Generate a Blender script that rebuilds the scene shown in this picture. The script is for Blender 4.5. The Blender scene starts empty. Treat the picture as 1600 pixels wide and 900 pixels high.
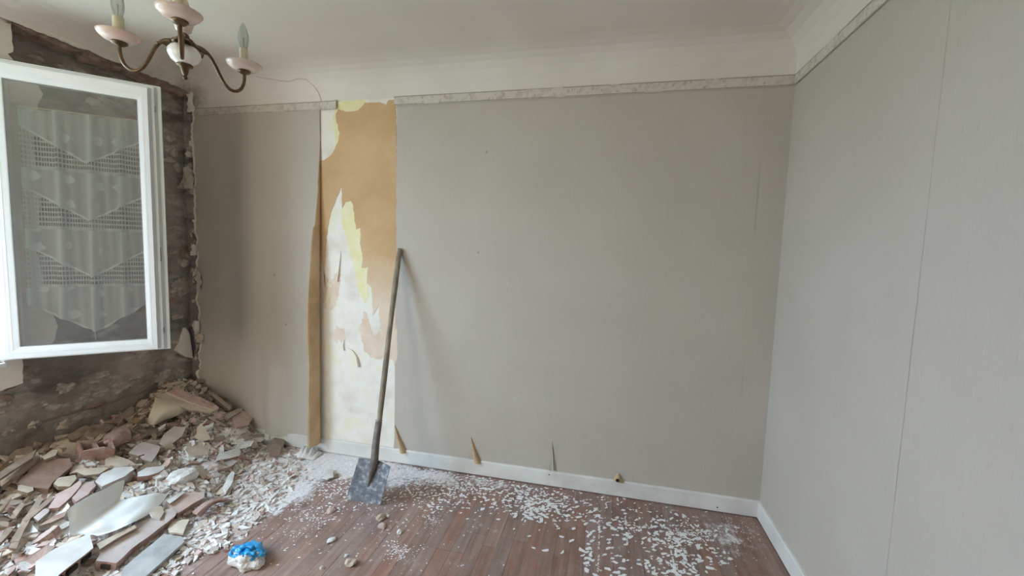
import bpy, bmesh, math, random
from mathutils import Vector, Matrix, noise
import numpy as np

random.seed(7)
SC = bpy.context.scene
COL = SC.collection
PI = math.pi

# ------------------------------------------------------------------ camera
CAM_POS = Vector((3.0153, -2.5666, 1.4786))
YAW, PITCH, ROLL, FPX = -0.2201, -0.0847, 0.0309, 654.588
XR = 3.9426            # right wall plane; left lining plane X = 0; back wall plane Y = 0
YF = -3.55             # wall behind the camera
_fw = Vector((math.sin(YAW)*math.cos(PITCH), math.cos(YAW)*math.cos(PITCH), math.sin(PITCH)))
_r = Vector((math.cos(YAW), -math.sin(YAW), 0)); _u = _r.cross(_fw)
CR = _r*math.cos(ROLL) + _u*math.sin(ROLL); CU = _u*math.cos(ROLL) - _r*math.sin(ROLL)
cam = bpy.data.cameras.new('camera'); camo = bpy.data.objects.new('camera', cam); COL.objects.link(camo)
m = Matrix((CR, CU, -_fw)).transposed().to_4x4(); m.translation = CAM_POS
camo.matrix_world = m
cam.sensor_width = 36; cam.lens = FPX/1600*36; cam.clip_start = 0.02
SC.camera = camo

# ------------------------------------------------------------------ daylight, added fill light and exposure
SC.view_settings.view_transform = 'Standard'; SC.view_settings.look = 'None'
SC.view_settings.gamma = 1.0; SC.view_settings.use_curve_mapping = False
SC.view_settings.exposure = 0.76
SC.cycles.use_denoising = True
SC.cycles.max_bounces = 10; SC.cycles.diffuse_bounces = 6; SC.cycles.transparent_max_bounces = 12
W = bpy.data.worlds.new('overcast_sky'); SC.world = W; W.use_nodes = True
bg = W.node_tree.nodes['Background']; bg.inputs[0].default_value = (0.57, 0.78, 1.0, 1)
_t = W.node_tree; _g = _t.nodes.new('ShaderNodeTexCoord'); _s = _t.nodes.new('ShaderNodeSeparateXYZ'); _t.links.new(_g.outputs['Generated'], _s.inputs[0])
_m = _t.nodes.new('ShaderNodeMath'); _m.operation = 'MAXIMUM'; _t.links.new(_s.outputs[2], _m.inputs[0]); _m.inputs[1].default_value = 0
_a = _t.nodes.new('ShaderNodeMath'); _a.operation = 'MULTIPLY_ADD'; _t.links.new(_m.outputs[0], _a.inputs[0])
SKY = 19.0                                   # overcast sky: zenith three times as bright as the horizon
_a.inputs[1].default_value = SKY*2/3; _a.inputs[2].default_value = SKY/3; _t.links.new(_a.outputs[0], bg.inputs[1])
WY0, WY1, WZ0, WZ1 = -2.95, -1.07, 0.83, 2.36          # window opening in the left wall
pl = bpy.data.lights.new('window_portal', 'AREA'); pl.shape = 'RECTANGLE'; pl.size = WZ1-WZ0; pl.size_y = WY1-WY0
pl.cycles.is_portal = True
plo = bpy.data.objects.new('window_portal', pl); COL.objects.link(plo)
plo.location = (-0.30, (WY0+WY1)/2, (WZ0+WZ1)/2); plo.rotation_euler = (0, -PI/2, 0)
# added fill light in an invented window behind the camera, brightens the left side
W2X0, W2X1, W2Z0, W2Z1 = .08, 1.18, .50, 2.25
al = bpy.data.lights.new('added_fill_light', 'AREA'); al.shape = 'RECTANGLE'; al.size = W2X1-W2X0-.16; al.size_y = W2Z1-W2Z0-.16
al.energy = 15.5; al.color = (1.0, .955, .92)
alo = bpy.data.objects.new('added_fill_light', al); COL.objects.link(alo)
alo.location = ((W2X0+W2X1)/2, YF-.055, (W2Z0+W2Z1)/2); alo.rotation_euler = (PI/2, 0, PI)

# ------------------------------------------------------------------ helpers
def ray(px, py): return _fw + CR*((px-800)/FPX) + CU*((450-py)/FPX)
def on(px, py, ax, v):                       # the point of a real plane (wall, floor) seen at a pixel of the 1600x900 photo
    d = ray(px, py); return CAM_POS + d*((v-CAM_POS[ax])/d[ax])
def nz(x, y, z=0.0): return noise.noise(Vector((x, y, z)))
def sm(t): t = max(0, min(1, t)); return t*t*(3-2*t)

class MB:
    def __init__(s): s.v = []; s.f = []; s.mi = []
    def add(s, vs, fs, mi=0):
        o = len(s.v); s.v += [tuple(p) for p in vs]
        for k, f in enumerate(fs):
            s.f.append([i+o for i in f]); s.mi.append(mi[k] if isinstance(mi, (list, tuple)) else mi)
    def box(s, a, b, mi=0, M=None):
        x0, y0, z0 = a; x1, y1, z1 = b
        vs = [Vector(p) for p in ((x0,y0,z0),(x1,y0,z0),(x1,y1,z0),(x0,y1,z0),(x0,y0,z1),(x1,y0,z1),(x1,y1,z1),(x0,y1,z1))]
        if M is not None: vs = [M @ p for p in vs]
        s.add(vs, [(0,3,2,1),(4,5,6,7),(0,1,5,4),(1,2,6,5),(2,3,7,6),(3,0,4,7)], mi)
    def prism(s, top, off, mi=(0, 0, 0)):     # polygon 'top' extruded by vector(s) off; mi = top, side, bottom
        n = len(top); offs = off if isinstance(off, list) else [off]*n
        vs = [Vector(p) for p in top] + [Vector(p)+Vector(o) for p, o in zip(top, offs)]
        s.add(vs, [tuple(range(n)), tuple(reversed(range(n, 2*n)))] + [(i, i+n, (i+1) % n+n, (i+1) % n) for i in range(n)],
              [mi[0], mi[2]] + [mi[1]]*n)
    def tube(s, path, rad, n=10, mi=0, caps=True):
        path = [Vector(p) for p in path]; m_ = len(path); rings = []
        up = None
        for i, p in enumerate(path):
            t = (path[min(i+1, m_-1)]-path[max(i-1, 0)]).normalized()
            if up is None: up = t.orthogonal().normalized()
            up = (up - t*up.dot(t)).normalized(); w = t.cross(up)
            r = rad[i] if isinstance(rad, (list, tuple)) else rad
            rings.append([p + (up*math.cos(2*PI*k/n) + w*math.sin(2*PI*k/n))*r for k in range(n)])
        fs = [(i*n+k, i*n+(k+1) % n, (i+1)*n+(k+1) % n, (i+1)*n+k) for i in range(m_-1) for k in range(n)]
        if caps: fs += [tuple(reversed(range(n))), tuple(range((m_-1)*n, m_*n))]
        s.add([q for r in rings for q in r], fs, mi)
    def lathe(s, prof, n=24, mi=0, c=(0, 0, 0)):
        c = Vector(c); vs = []
        for r, z in prof: vs += [c + Vector((r*math.cos(2*PI*k/n), r*math.sin(2*PI*k/n), z)) for k in range(n)]
        fs = [(i*n+k, i*n+(k+1) % n, (i+1)*n+(k+1) % n, (i+1)*n+k) for i in range(len(prof)-1) for k in range(n)]
        s.add(vs, fs, mi)
    def grid(s, nu, nv, fn, mi=0, keep=None):
        vs = [fn(i/nu, j/nv) for j in range(nv+1) for i in range(nu+1)]
        fs = [(j*(nu+1)+i, j*(nu+1)+i+1, (j+1)*(nu+1)+i+1, (j+1)*(nu+1)+i) for j in range(nv) for i in range(nu)
              if keep is None or keep((i+.5)/nu, (j+.5)/nv)]
        s.add(vs, fs, mi)
    def build(s, name, mats, parent=None, smooth=False, loc=None, solid=None, fix=False):
        me = bpy.data.meshes.new(name); me.from_pydata(s.v, [], s.f)
        for mt in (mats if isinstance(mats, (list, tuple)) else [mats]): me.materials.append(mt)
        for p, k in zip(me.polygons, s.mi): p.material_index = k; p.use_smooth = smooth
        if fix:
            b = bmesh.new(); b.from_mesh(me); bmesh.ops.recalc_face_normals(b, faces=b.faces); b.to_mesh(me); b.free()
        me.validate(); me.update()
        o = bpy.data.objects.new(name, me); COL.objects.link(o)
        if parent: o.parent = parent
        if loc is not None: o.location = loc
        if solid:
            md = o.modifiers.new('thickness', 'SOLIDIFY'); md.thickness = solid; md.offset = 0; md.use_rim = False
            if len(me.materials) > 1: md.material_offset = 1; md.material_offset_rim = 1
        return o

def tag(o, label=None, cat=None, group=None, kind=None):
    if label: o['label'] = label
    if cat: o['category'] = cat
    if group: o['group'] = group
    if kind: o['kind'] = kind
    return o
def empty(name, loc=(0, 0, 0), rz=0):
    o = bpy.data.objects.new(name, None); COL.objects.link(o); o.location = loc; o.rotation_euler = (0, 0, rz); o.empty_display_size = .05
    return o
def ragged(pts, step=.02, amp=.006, seed=0, closed=True):      # subdivide a 2-D outline and tear its edge
    out = []; n = len(pts)
    for i in range(n if closed else n-1):
        a = pts[i]; b = pts[(i+1) % n]; L = math.dist(a, b); k = max(1, int(L/step))
        for j in range(k):
            t = j/k; x = a[0]+(b[0]-a[0])*t; y = a[1]+(b[1]-a[1])*t
            q = nz(x*47+seed, y*47, seed)*amp + nz(x*150, y*150+seed, seed)*amp*.5
            w = nz(x*47+9, y*47+seed, 5+seed)*amp
            out.append((x+q, y+w))
    return out

# ------------------------------------------------------------------ materials
MAT = {}
def S(c): return tuple(((v/255)/12.92 if v <= 10 else ((v/255+.055)/1.055)**2.4) for v in c)
class NT:
    def __init__(s, name):
        s.m = bpy.data.materials.new(name); s.m.use_nodes = True; s.t = s.m.node_tree
        s.b = s.t.nodes['Principled BSDF']; s.o = s.t.nodes['Material Output']
    def n(s, typ, **kw):
        k = s.t.nodes.new('ShaderNode'+typ)
        for a, v in kw.items(): setattr(k, a, v)
        return k
    def l(s, a, b): s.t.links.new(a, b)
    def val(s, x, sock):
        if hasattr(x, 'is_output') or hasattr(x, 'node'): s.l(x, sock)
        else: sock.default_value = x
    def pos(s, scale=(1, 1, 1), obj=False):
        src = s.n('TexCoord').outputs['Object'] if obj else s.n('NewGeometry').outputs['Position']
        mp = s.n('Mapping'); mp.inputs['Scale'].default_value = scale; s.l(src, mp.inputs[0]); return mp.outputs[0]
    def noise(s, vec, scale, detail=4, rough=.55):
        k = s.n('TexNoise'); s.l(vec, k.inputs['Vector']); k.inputs['Scale'].default_value = scale
        k.inputs['Detail'].default_value = detail; k.inputs['Roughness'].default_value = rough; return k.outputs['Fac']
    def ramp(s, f, stops):
        k = s.n('ValToRGB'); s.l(f, k.inputs[0]); e = k.color_ramp.elements
        while len(e) < len(stops): e.new(.5)
        for el, (p, c) in zip(e, stops): el.position = p; el.color = (*c, 1) if not isinstance(c, (int, float)) else (c, c, c, 1)
        return k.outputs[0]
    def mix(s, f, a, b, mode='MIX'):
        k = s.n('Mix', data_type='RGBA', blend_type=mode); s.val(f, k.inputs[0])
        for v, i in ((a, 6), (b, 7)):
            if isinstance(v, tuple): k.inputs[i].default_value = (*v, 1)
            else: s.l(v, k.inputs[i])
        return k.outputs[2]
    def math(s, op, a, b=0.0, c=0.0, clamp=False):
        k = s.n('Math', operation=op, use_clamp=clamp); s.val(a, k.inputs[0]); s.val(b, k.inputs[1])
        if op in ('MULTIPLY_ADD', 'SMOOTH_MIN', 'COMPARE'): s.val(c, k.inputs[2])
        return k.outputs[0]
    def bump(s, h, strength=.3, dist=.01):
        k = s.n('Bump'); k.inputs['Strength'].default_value = strength; k.inputs['Distance'].default_value = dist
        s.l(h, k.inputs['Height']); s.l(k.outputs[0], s.b.inputs['Normal'])
    def done(s, col, rough=.7, metal=0.0, spec=None):
        if isinstance(col, tuple): s.b.inputs['Base Color'].default_value = (*col, 1)
        else: s.l(col, s.b.inputs['Base Color'])
        s.val(rough, s.b.inputs['Roughness']); s.b.inputs['Metallic'].default_value = metal
        if spec is not None: s.b.inputs['Specular IOR Level'].default_value = spec
        return s.m
def noisy(name, c1, c2, scale=8, rough=.7, bump=.2, bscale=None, obj=False, rnd=0.0, stretch=(1, 1, 1), lo=.35, hi=.65, spec=.3, metal=0., dist=.004, dust=0.0, dustc=(204, 192, 184)):
    t = NT(name); p = t.pos(stretch, obj)
    col = t.ramp(t.noise(p, scale), [(lo, S(c1)), (hi, S(c2))])
    if rnd:
        oi = t.n('ObjectInfo'); hs = t.n('HueSaturation'); t.l(col, hs.inputs['Color'])
        v = t.math('MULTIPLY_ADD', oi.outputs['Random'], rnd*2, 1-rnd); t.l(v, hs.inputs['Value']); col = hs.outputs[0]
    if dust:
        oi = t.n('ObjectInfo'); ad = t.n('VectorMath', operation='ADD'); t.l(p, ad.inputs[0]); t.l(oi.outputs['Random'], ad.inputs[1])
        dn = t.ramp(t.noise(ad.outputs[0], 11, 6, .7), [(.30, 0.0), (.62, 1.0)]); col = t.mix(t.math('MULTIPLY', dn, dust), col, S(dustc))
    if bump: t.bump(t.noise(p, bscale or scale*4, 6), bump, dist)
    return t.done(col, rough, metal, spec)

M_PLASTER = noisy('old_white_plaster', (224, 216, 204), (236, 230, 220), 3, .85, .12, 60)
def ceilm():
    t = NT('ceiling_paint'); p = t.pos(); c = t.ramp(t.noise(p, 1.2), [(.35, S((222, 214, 205))), (.65, S((232, 225, 217)))])
    for (x, y, z, r, a) in ((.04, -.05, 2.53, .13, .75), (.02, -.30, 2.58, .10, .3)):          # mould in the corner
        ds = t.n('VectorMath', operation='DISTANCE'); t.l(p, ds.inputs[0]); ds.inputs[1].default_value = (x, y, z)
        f = t.math('ADD', t.math('MULTIPLY_ADD', ds.outputs['Value'], -1/r, 1.0), t.math('MULTIPLY_ADD', t.noise(p, 24, 6, .7), 1.4, -.7), 0, True)
        c = t.mix(t.math('MULTIPLY', f, a), c, S((112, 100, 90)))
    t.bump(t.noise(p, 40, 6), .05, .004); return t.done(c, .8, spec=.3)
M_CEIL = ceilm()
M_BASEB = noisy('baseboard_paint', (214, 210, 204), (232, 229, 224), 5, .45, .05, 30)
M_PVC = noisy('white_pvc', (238, 241, 241), (243, 245, 245), 3, .28, 0, spec=.5)
M_GASKET = noisy('grey_gasket', (204, 208, 206), (214, 218, 216), 5, .6, 0)
def wallpaper(name, c1, c2):
    t = NT(name)
    p = t.pos((1, 1, 1)); col = t.ramp(t.noise(p, 1.6, 3), [(.3, S(c1)), (.7, S(c2))])
    fib = t.noise(t.pos((220, 220, 16)), 1.0, 3, .6)
    fm = t.ramp(fib, [(.60, 0.0), (.72, 1.0)])
    k = t.mix(t.math('MULTIPLY', fm, .35), col, S((214, 210, 198)))
    dk = t.ramp(t.noise(t.pos((150, 150, 22)), 1.3, 2, .5), [(.64, 0.0), (.74, 1.0)])
    k = t.mix(t.math('MULTIPLY', dk, .16), k, S((120, 116, 106)))
    spots = t.n('TexVoronoi'); t.l(t.pos(), spots.inputs['Vector']); spots.inputs['Scale'].default_value = 3.1
    sp = t.ramp(spots.outputs['Distance'], [(.018, 1.0), (.03, 0.0)])
    k = t.mix(t.math('MULTIPLY', sp, .5), k, S((120, 105, 95)))
    t.bump(fib, .25, .0015)
    return t.done(k, .75, spec=.3)
M_PAPER = wallpaper('grey_wallpaper', (188, 180, 168), (196, 188, 177))
M_PAPERBACK = noisy('wallpaper_back', (184, 156, 122), (204, 176, 142), 6, .85, .1, 60)
def tanm():
    t = NT('tan_paper_layer'); p = t.pos(); c = t.ramp(t.noise(p, 4), [(.35, S((200, 165, 122))), (.65, S((212, 179, 138)))])
    sx = t.n('SeparateXYZ'); t.l(p, sx.inputs[0]); f = t.math('ADD', t.math('MULTIPLY_ADD', sx.outputs[2], -2.6, 3.75), t.math('MULTIPLY_ADD', t.noise(p, 7, 5), 1.2, -.6), 0, True)
    t.bump(t.noise(p, 90, 5), .15, .003); return t.done(t.mix(f, c, S((228, 208, 186))), .85, spec=.3)
M_TAN = tanm()
M_PINKTAN = noisy('faded_pink_layer', (224, 200, 178), (234, 216, 198), 9, .85, .15, 90)
M_YELLOW = noisy('yellow_paper_layer', (234, 224, 166), (241, 235, 198), 10, .85, .1, 80)
def bare():
    t = NT('bare_wall_plaster'); p = t.pos()
    c = t.ramp(t.noise(p, 5, 6), [(.3, S((226, 216, 200))), (.5, S((240, 235, 226))), (.7, S((238, 232, 206)))])
    st = t.ramp(t.noise(t.pos((6, 6, 1.8)), 3, 5), [(.6, 0.0), (.72, 1.0)])
    c = t.mix(t.math('MULTIPLY', st, .5), c, S((226, 200, 178)))
    t.bump(t.noise(p, 60, 5), .2, .002); return t.done(c, .85, spec=.2)
M_BARE = bare()
def frieze():
    t = NT('floral_border_paper')
    geo = t.pos((1, 1, 1))
    v = t.n('TexVoronoi'); t.l(geo, v.inputs['Vector']); v.inputs['Scale'].default_value = 34
    mot = t.ramp(v.outputs['Distance'], [(.25, 1.0), (.5, 0.0)])
    nn = t.ramp(t.noise(geo, 70, 3), [(.45, 0.0), (.6, 1.0)])
    c = t.mix(t.math('MULTIPLY', mot, t.math('MULTIPLY', nn, .6)), S((212, 204, 192)), S((156, 144, 132)))
    c = t.mix(t.math('MULTIPLY', t.ramp(t.noise(geo, 22, 3), [(.5, 0.0), (.62, 1.0)]), .35), c, S((172, 162, 150)))
    return t.done(c, .75, spec=.3)
M_FRIEZE = frieze()
M_EDGE = noisy('border_edge_line', (160, 150, 138), (176, 166, 154), 8, .8, 0)
def masonry():
    t = NT('exposed_masonry'); p = t.pos()
    c = t.ramp(t.noise(p, 3.2, 8, .65), [(.28, S((130, 122, 117))), (.48, S((158, 150, 144))), (.62, S((184, 175, 167))), (.75, S((166, 146, 134)))])
    lt = t.ramp(t.noise(t.pos((7, 5, 13)), 1.0, 7, .65), [(.56, 0.0), (.63, 1.0)])
    c = t.mix(t.math('MULTIPLY', lt, .6), c, S((214, 206, 196)))
    rd = t.ramp(t.noise(t.pos((3, 4, 9)), 1.7, 5), [(.6, 0.0), (.68, 1.0)])
    c = t.mix(t.math('MULTIPLY', rd, .55), c, S((150, 114, 98)))
    dk = t.ramp(t.noise(t.pos((4, 3, 6)), 1.1, 5), [(.54, 0.0), (.64, 1.0)])
    c = t.mix(t.math('MULTIPLY', dk, .6), c, S((106, 100, 97)))
    t.bump(t.noise(p, 45, 8, .7), .7, .012); return t.done(c, .95, spec=.1)
M_MASON = masonry()
M_MORTAR = noisy('pale_mortar', (158, 148, 138), (206, 197, 186), 26, .95, .6, 60, lo=.3, hi=.7, dist=.008)
M_LINING = noisy('broken_clay_lining', (134, 110, 100), (180, 158, 147), 16, .95, .6, 50, lo=.3, hi=.7, dist=.008)
# rubble materials (object coordinates, every piece a little different)
M_CREAM = noisy('cream_plaster_piece', (186, 168, 146), (212, 198, 178), 14, .9, .5, 60, True, .14, dust=.4)
M_WHITEP = noisy('white_plaster_piece', (206, 200, 194), (234, 232, 229), 9, .85, .4, 60, True, .07)
M_BEIGE = noisy('dusty_beige_piece', (134, 114, 98), (172, 153, 136), 16, .95, .5, 70, True, .18, dust=.3, dustc=(186, 172, 158))
M_LILAC = noisy('dusty_lilac_plaster', (184, 168, 163), (206, 191, 186), 10, .9, .4, 60, True, .1, dust=.35)
M_CLAY = noisy('red_clay', (148, 102, 88), (178, 134, 118), 18, .9, .5, 60, True, .12, dust=.55)
M_CLAYD = noisy('dark_clay', (122, 90, 76), (150, 116, 100), 14, .92, .5, 60, True, .1, dust=.45, dustc=(176, 158, 144))
M_PINK = noisy('pink_clay', (194, 160, 150), (212, 184, 176), 16, .9, .45, 60, True, .08, dust=.5)
M_SLATE = noisy('grey_slate', (142, 142, 140), (176, 176, 173), 9, .7, .4, 50, True, .0, dust=.25)
M_SHEETC = noisy('cream_vinyl', (206, 192, 168), (216, 204, 182), 5, .6, .1, 60, True, .0)
M_SHEET = noisy('white_paper_sheet', (228, 228, 226), (240, 241, 240), 5, .7, .1, 60, True, .0)
M_RUB = [M_CREAM, M_WHITEP, M_BEIGE, M_LILAC, M_CLAY, M_CLAYD, M_PINK]
def mound():
    t = NT('rubble_dust_gap_shade'); p = t.pos()
    a = t.ramp(t.noise(p, 14, 8, .7), [(.3, S((84, 69, 60))), (.5, S((130, 113, 101))), (.68, S((178, 164, 152)))])  # dark tones paint the shaded gaps between the pieces
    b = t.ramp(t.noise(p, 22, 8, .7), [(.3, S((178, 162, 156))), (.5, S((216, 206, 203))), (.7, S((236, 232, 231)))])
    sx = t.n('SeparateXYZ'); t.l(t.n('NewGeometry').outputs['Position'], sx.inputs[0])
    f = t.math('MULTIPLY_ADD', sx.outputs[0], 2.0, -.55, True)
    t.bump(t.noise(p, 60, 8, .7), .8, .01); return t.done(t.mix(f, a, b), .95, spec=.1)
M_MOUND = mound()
def wood():
    t = NT('worn_parquet'); oi = t.n('ObjectInfo'); rn = oi.outputs['Random']
    p = t.pos((26, 1.6, 1)); g = t.noise(p, 1.6, 6, .6)
    c = t.ramp(g, [(.25, S((122, 90, 80))), (.5, S((150, 114, 101))), (.75, S((170, 134, 119)))])
    hs = t.n('HueSaturation'); t.l(c, hs.inputs['Color'])
    t.l(t.math('MULTIPLY_ADD', rn, .24, .86), hs.inputs['Value'])
    t.l(t.math('MULTIPLY_ADD', t.math('FRACT', t.math('MULTIPLY', rn, 7.3)), .35, .72), hs.inputs['Saturation'])
    c = hs.outputs[0]
    P = t.n('NewGeometry').outputs['Position']; pn = t.pos()
    # dark scuffs
    sc_ = t.ramp(t.noise(t.pos((5, 2.2, 1)), 1.3, 6, .6), [(.54, 0.0), (.68, 1.0)])
    c = t.mix(t.math('MULTIPLY', sc_, .5), c, S((106, 88, 82)))
    # plaster dust lying on the boards, around the heap and along the back wall
    tot = None
    for (x, y, rx, ry, a) in DUST:
        mp = t.n('Mapping', vector_type='TEXTURE'); t.l(P, mp.inputs[0])
        mp.inputs['Location'].default_value = (x, y, 0); mp.inputs['Scale'].default_value = (rx, ry, 1)
        ln = t.n('VectorMath', operation='LENGTH'); t.l(mp.outputs[0], ln.inputs[0])
        v = t.math('MULTIPLY', t.math('SUBTRACT', 1.0, ln.outputs['Value'], 0, True), a)
        tot = v if tot is None else t.math('MAXIMUM', tot, v)
    n1 = t.noise(pn, 9, 8, .7); n2 = t.noise(t.pos((1.2, .7, 1)), 38, 5, .7)
    d = t.math('ADD', tot, t.math('ADD', t.math('MULTIPLY_ADD', n1, 2.2, -1.1), t.math('MULTIPLY_ADD', n2, 1.3, -.65)))
    dm = t.ramp(d, [(.34, 0.0), (.72, .96)])
    haze = t.math('MULTIPLY', t.ramp(n1, [(.38, 0.0), (.75, 1.0)]), .30)
    c = t.mix(haze, c, S((186, 172, 164)))
    c = t.mix(dm, c, t.ramp(t.noise(pn, 60, 4), [(.35, S((222, 214, 214))), (.6, S((240, 236, 236)))]))
    r = t.math('MULTIPLY_ADD', dm, .45, .42)
    t.bump(t.math('ADD', t.math('MULTIPLY', g, .4), t.math('MULTIPLY', t.math('MULTIPLY', n2, dm), 1.5)), .35, .004)
    return t.done(c, r, spec=.35)
DUST = [(.95, -.25, .50, .34, 2.0), (1.05, -.5, .42, .36, 1.7), (.9, -.95, .42, .5, 1.3), (1.35, -.10, .55, .22, 1.9), (1.55, -.16, .50, .20, 1.5),
        (1.9, -.10, .60, .15, .95), (2.35, -.10, .5, .10, .5), (1.08, -.78, .30, .16, 1.0), (3.7, -.22, .28, .24, .52), (.3, -.6, .8, 1.2, 1.6), (1.27, -.62, .09, .18, 1.2)]
M_WOOD = wood()
M_SUB = noisy('dark_subfloor', (50, 38, 32), (66, 52, 44), 6, .9, 0)
M_FLAKE = noisy('white_paint_flake', (246, 243, 242), (252, 250, 250), 30, .8, .1, 60)
M_DARK = noisy('dark_gap', (44, 38, 34), (60, 52, 46), 10, .9, 0)  # painted shade inside the hole and tile cells; also colours nail heads
M_GREEN = noisy('garden_ground', (96, 104, 84), (120, 124, 104), 1, .95, 0)
M_RENDER = noisy('outside_render', (190, 184, 172), (200, 194, 182), 1, .95, 0)

# ------------------------------------------------------------------ room shell
def struct(o, kind='structure'): o['kind'] = kind; return o
# floor: dark sub-floor with single boards on it
b = MB(); b.box((-.4, YF-.2, -.12), (XR+.2, .25, -.014)); floor = struct(b.build('floor', M_SUB))
BW = .0715; rest = MB(); nb = 0; rng = random.Random(3)
mesh_cache = {}
def board_mesh(L):
    if L not in mesh_cache:
        q = MB(); g = .0003; e = .0006; w = BW/2-g; l = L/2-g
        q.add([(-w,-l,-.013),(w,-l,-.013),(w,l,-.013),(-w,l,-.013),(-w,-l,-e),(w,-l,-e),(w,l,-e),(-w,l,-e),(-w+e,-l+e,0),(w-e,-l+e,0),(w-e,l-e,0),(-w+e,l-e,0)],
              [(0,1,5,4),(1,2,6,5),(2,3,7,6),(3,0,4,7),(4,5,9,8),(5,6,10,9),(6,7,11,10),(7,4,8,11),(8,9,10,11)])
        me = bpy.data.meshes.new('floor_board'); me.from_pydata(q.v, [], q.f); me.materials.append(M_WOOD); me.update(); mesh_cache[L] = me
    return mesh_cache[L]
LENS = [.24, .32, .40, .48, .56]
xi = -.10
while xi < XR-.002:
    w = min(BW, XR-xi); y = -rng.random()*.3
    first = True; y = 0.0
    while y > YF:
        L = rng.choice(LENS)
        if first: L = rng.choice([.16, .24, .32, .40]); first = False
        yc = y-L/2
        vis = (xi > .78+max(0, (-yc-.9)*-.2) and y > -1.30+(xi-1.2)*.20+.02 and w == BW) and nb < 298
        if vis:
            o = bpy.data.objects.new('floor_board', board_mesh(L)); COL.objects.link(o); o.parent = floor
            o.location = (xi+BW/2, yc, rng.uniform(-.0008, .0004)); nb += 1
        else:
            rest.box((xi+.0007, y-L+.0007, -.013), (xi+w-.0007, y-.0007, rng.uniform(-.0008, 0)))
        y -= L
    xi += BW
o = rest.build('floor_boards_far', M_WOOD, floor); o.name = 'plank_layer'; struct(o, 'stuff')

# back wall: plaster slab whose left end is broken off raggedly, wallpaper on top
rg = []
z = -.05
while z < 2.60:
    rg.append((-.012 + .030*nz(0, z*9, 1) + .022*nz(3, z*31, 2) - (.03 if z < .5 else 0), z)); z += .018
out = [(XR+.15, -.05)] + [(XR+.15, 2.52)] + list(reversed([q for q in rg if q[1] < 2.53]))
b = MB(); b.prism([(x, 0, z) for x, z in out], (0, .03, 0), (0, 1, 1))
b.box((-.4, .03, -.1), (XR+.2, .22, 2.9), 2)
wall_back = struct(b.build('wall_back', [M_BARE, M_MORTAR, M_MASON], fix=True))
# right wall, front wall
b = MB(); b.box((XR, YF-.1, -.1), (XR+.2, .2, 2.9)); wall_right = struct(b.build('wall_right', M_PLASTER))
b = MB()
for a, c in (((-.4, YF-.2, -.1), (W2X0, YF, 2.9)), ((W2X1, YF-.2, -.1), (XR+.2, YF, 2.9)), ((W2X0, YF-.2, -.1), (W2X1, YF, W2Z0)), ((W2X0, YF-.2, W2Z1), (W2X1, YF, 2.9))): b.box(a, c)
wall_front = struct(b.build('wall_front', M_PAPER))
b = MB(); e = .07
for a, c in (((W2X0, YF-.14, W2Z0), (W2X0+e, YF-.06, W2Z1)), ((W2X1-e, YF-.14, W2Z0), (W2X1, YF-.06, W2Z1)), ((W2X0+e, YF-.14, W2Z0), (W2X1-e, YF-.06, W2Z0+e)), ((W2X0+e, YF-.14, W2Z1-e), (W2X1-e, YF-.06, W2Z1))): b.box(a, c)
added_win = struct(b.build('added_window', M_PVC))  # unseen window, added to carry the fill light
b = MB(); b.box((W2X0+e, YF-.10, W2Z0+e), (W2X1-e, YF-.09, W2Z1-e)); b.build('added_blind', noisy('added_blind_cream', (226, 214, 192), (232, 222, 202), 4, .9, 0), added_win)  # unseen blind, invented along with the fill light
# ceiling with a coved edge
prof = [(.0025, 2.452), (.0025, 2.50), (.008, 2.545), (.028, 2.585), (.06, 2.617), (.10, 2.638), (.15, 2.650), (.21, 2.656)]
b = MB(); NS = 90
for side in range(4):
    for k in range(len(prof)-1):
        (d0, z0), (d1, z1) = prof[k], prof[k+1]
        if side == 0: q = [(d0, 0-d0, z0), (XR-d0, 0-d0, z0), (XR-d1, 0-d1, z1), (d1, 0-d1, z1)]
        elif side == 1: q = [(XR-d0, -d0, z0), (XR-d0, YF+d0, z0), (XR-d1, YF+d1, z1), (XR-d1, -d1, z1)]
        elif side == 2: q = [(XR-d0, YF+d0, z0), (d0, YF+d0, z0), (d1, YF+d1, z1), (XR-d1, YF+d1, z1)]
        else:
            if k < 3: continue
            q = [(d0, YF+d0, z0), (d0, -d0, z0), (d1, -d1, z1), (d1, YF+d1, z1)]
        b.add(q, [(3, 2, 1, 0)])
# left cove: ragged broken lower edge
def lc(u, v):
    y = -.008 + (YF+.03)*u
    lo = 2.566 + .010*nz(y*12, 0, 4) + .007*nz(y*40, 0, 5) - (.012*sm((y+.12)/.12)) 
    if y < -.93: lo = 2.566
    z = lo + (2.585-lo)*v
    d = .018 + .010*v
    return (d, y, z)
b.grid(260, 2, lc)
d, zc = prof[-1]
b.add([(d, -d, zc), (XR-d, -d, zc), (XR-d, YF+d, zc), (d, YF+d, zc)], [(0, 1, 2, 3)])
ceiling = struct(b.build('ceiling', M_CEIL, smooth=True))
for p in ceiling.data.polygons: p.use_smooth = True
b = MB(); b.box((-.4, YF-.2, 2.70), (XR+.2, .25, 2.95)); o = b.build('slab_above', M_CEIL, ceiling)

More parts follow.
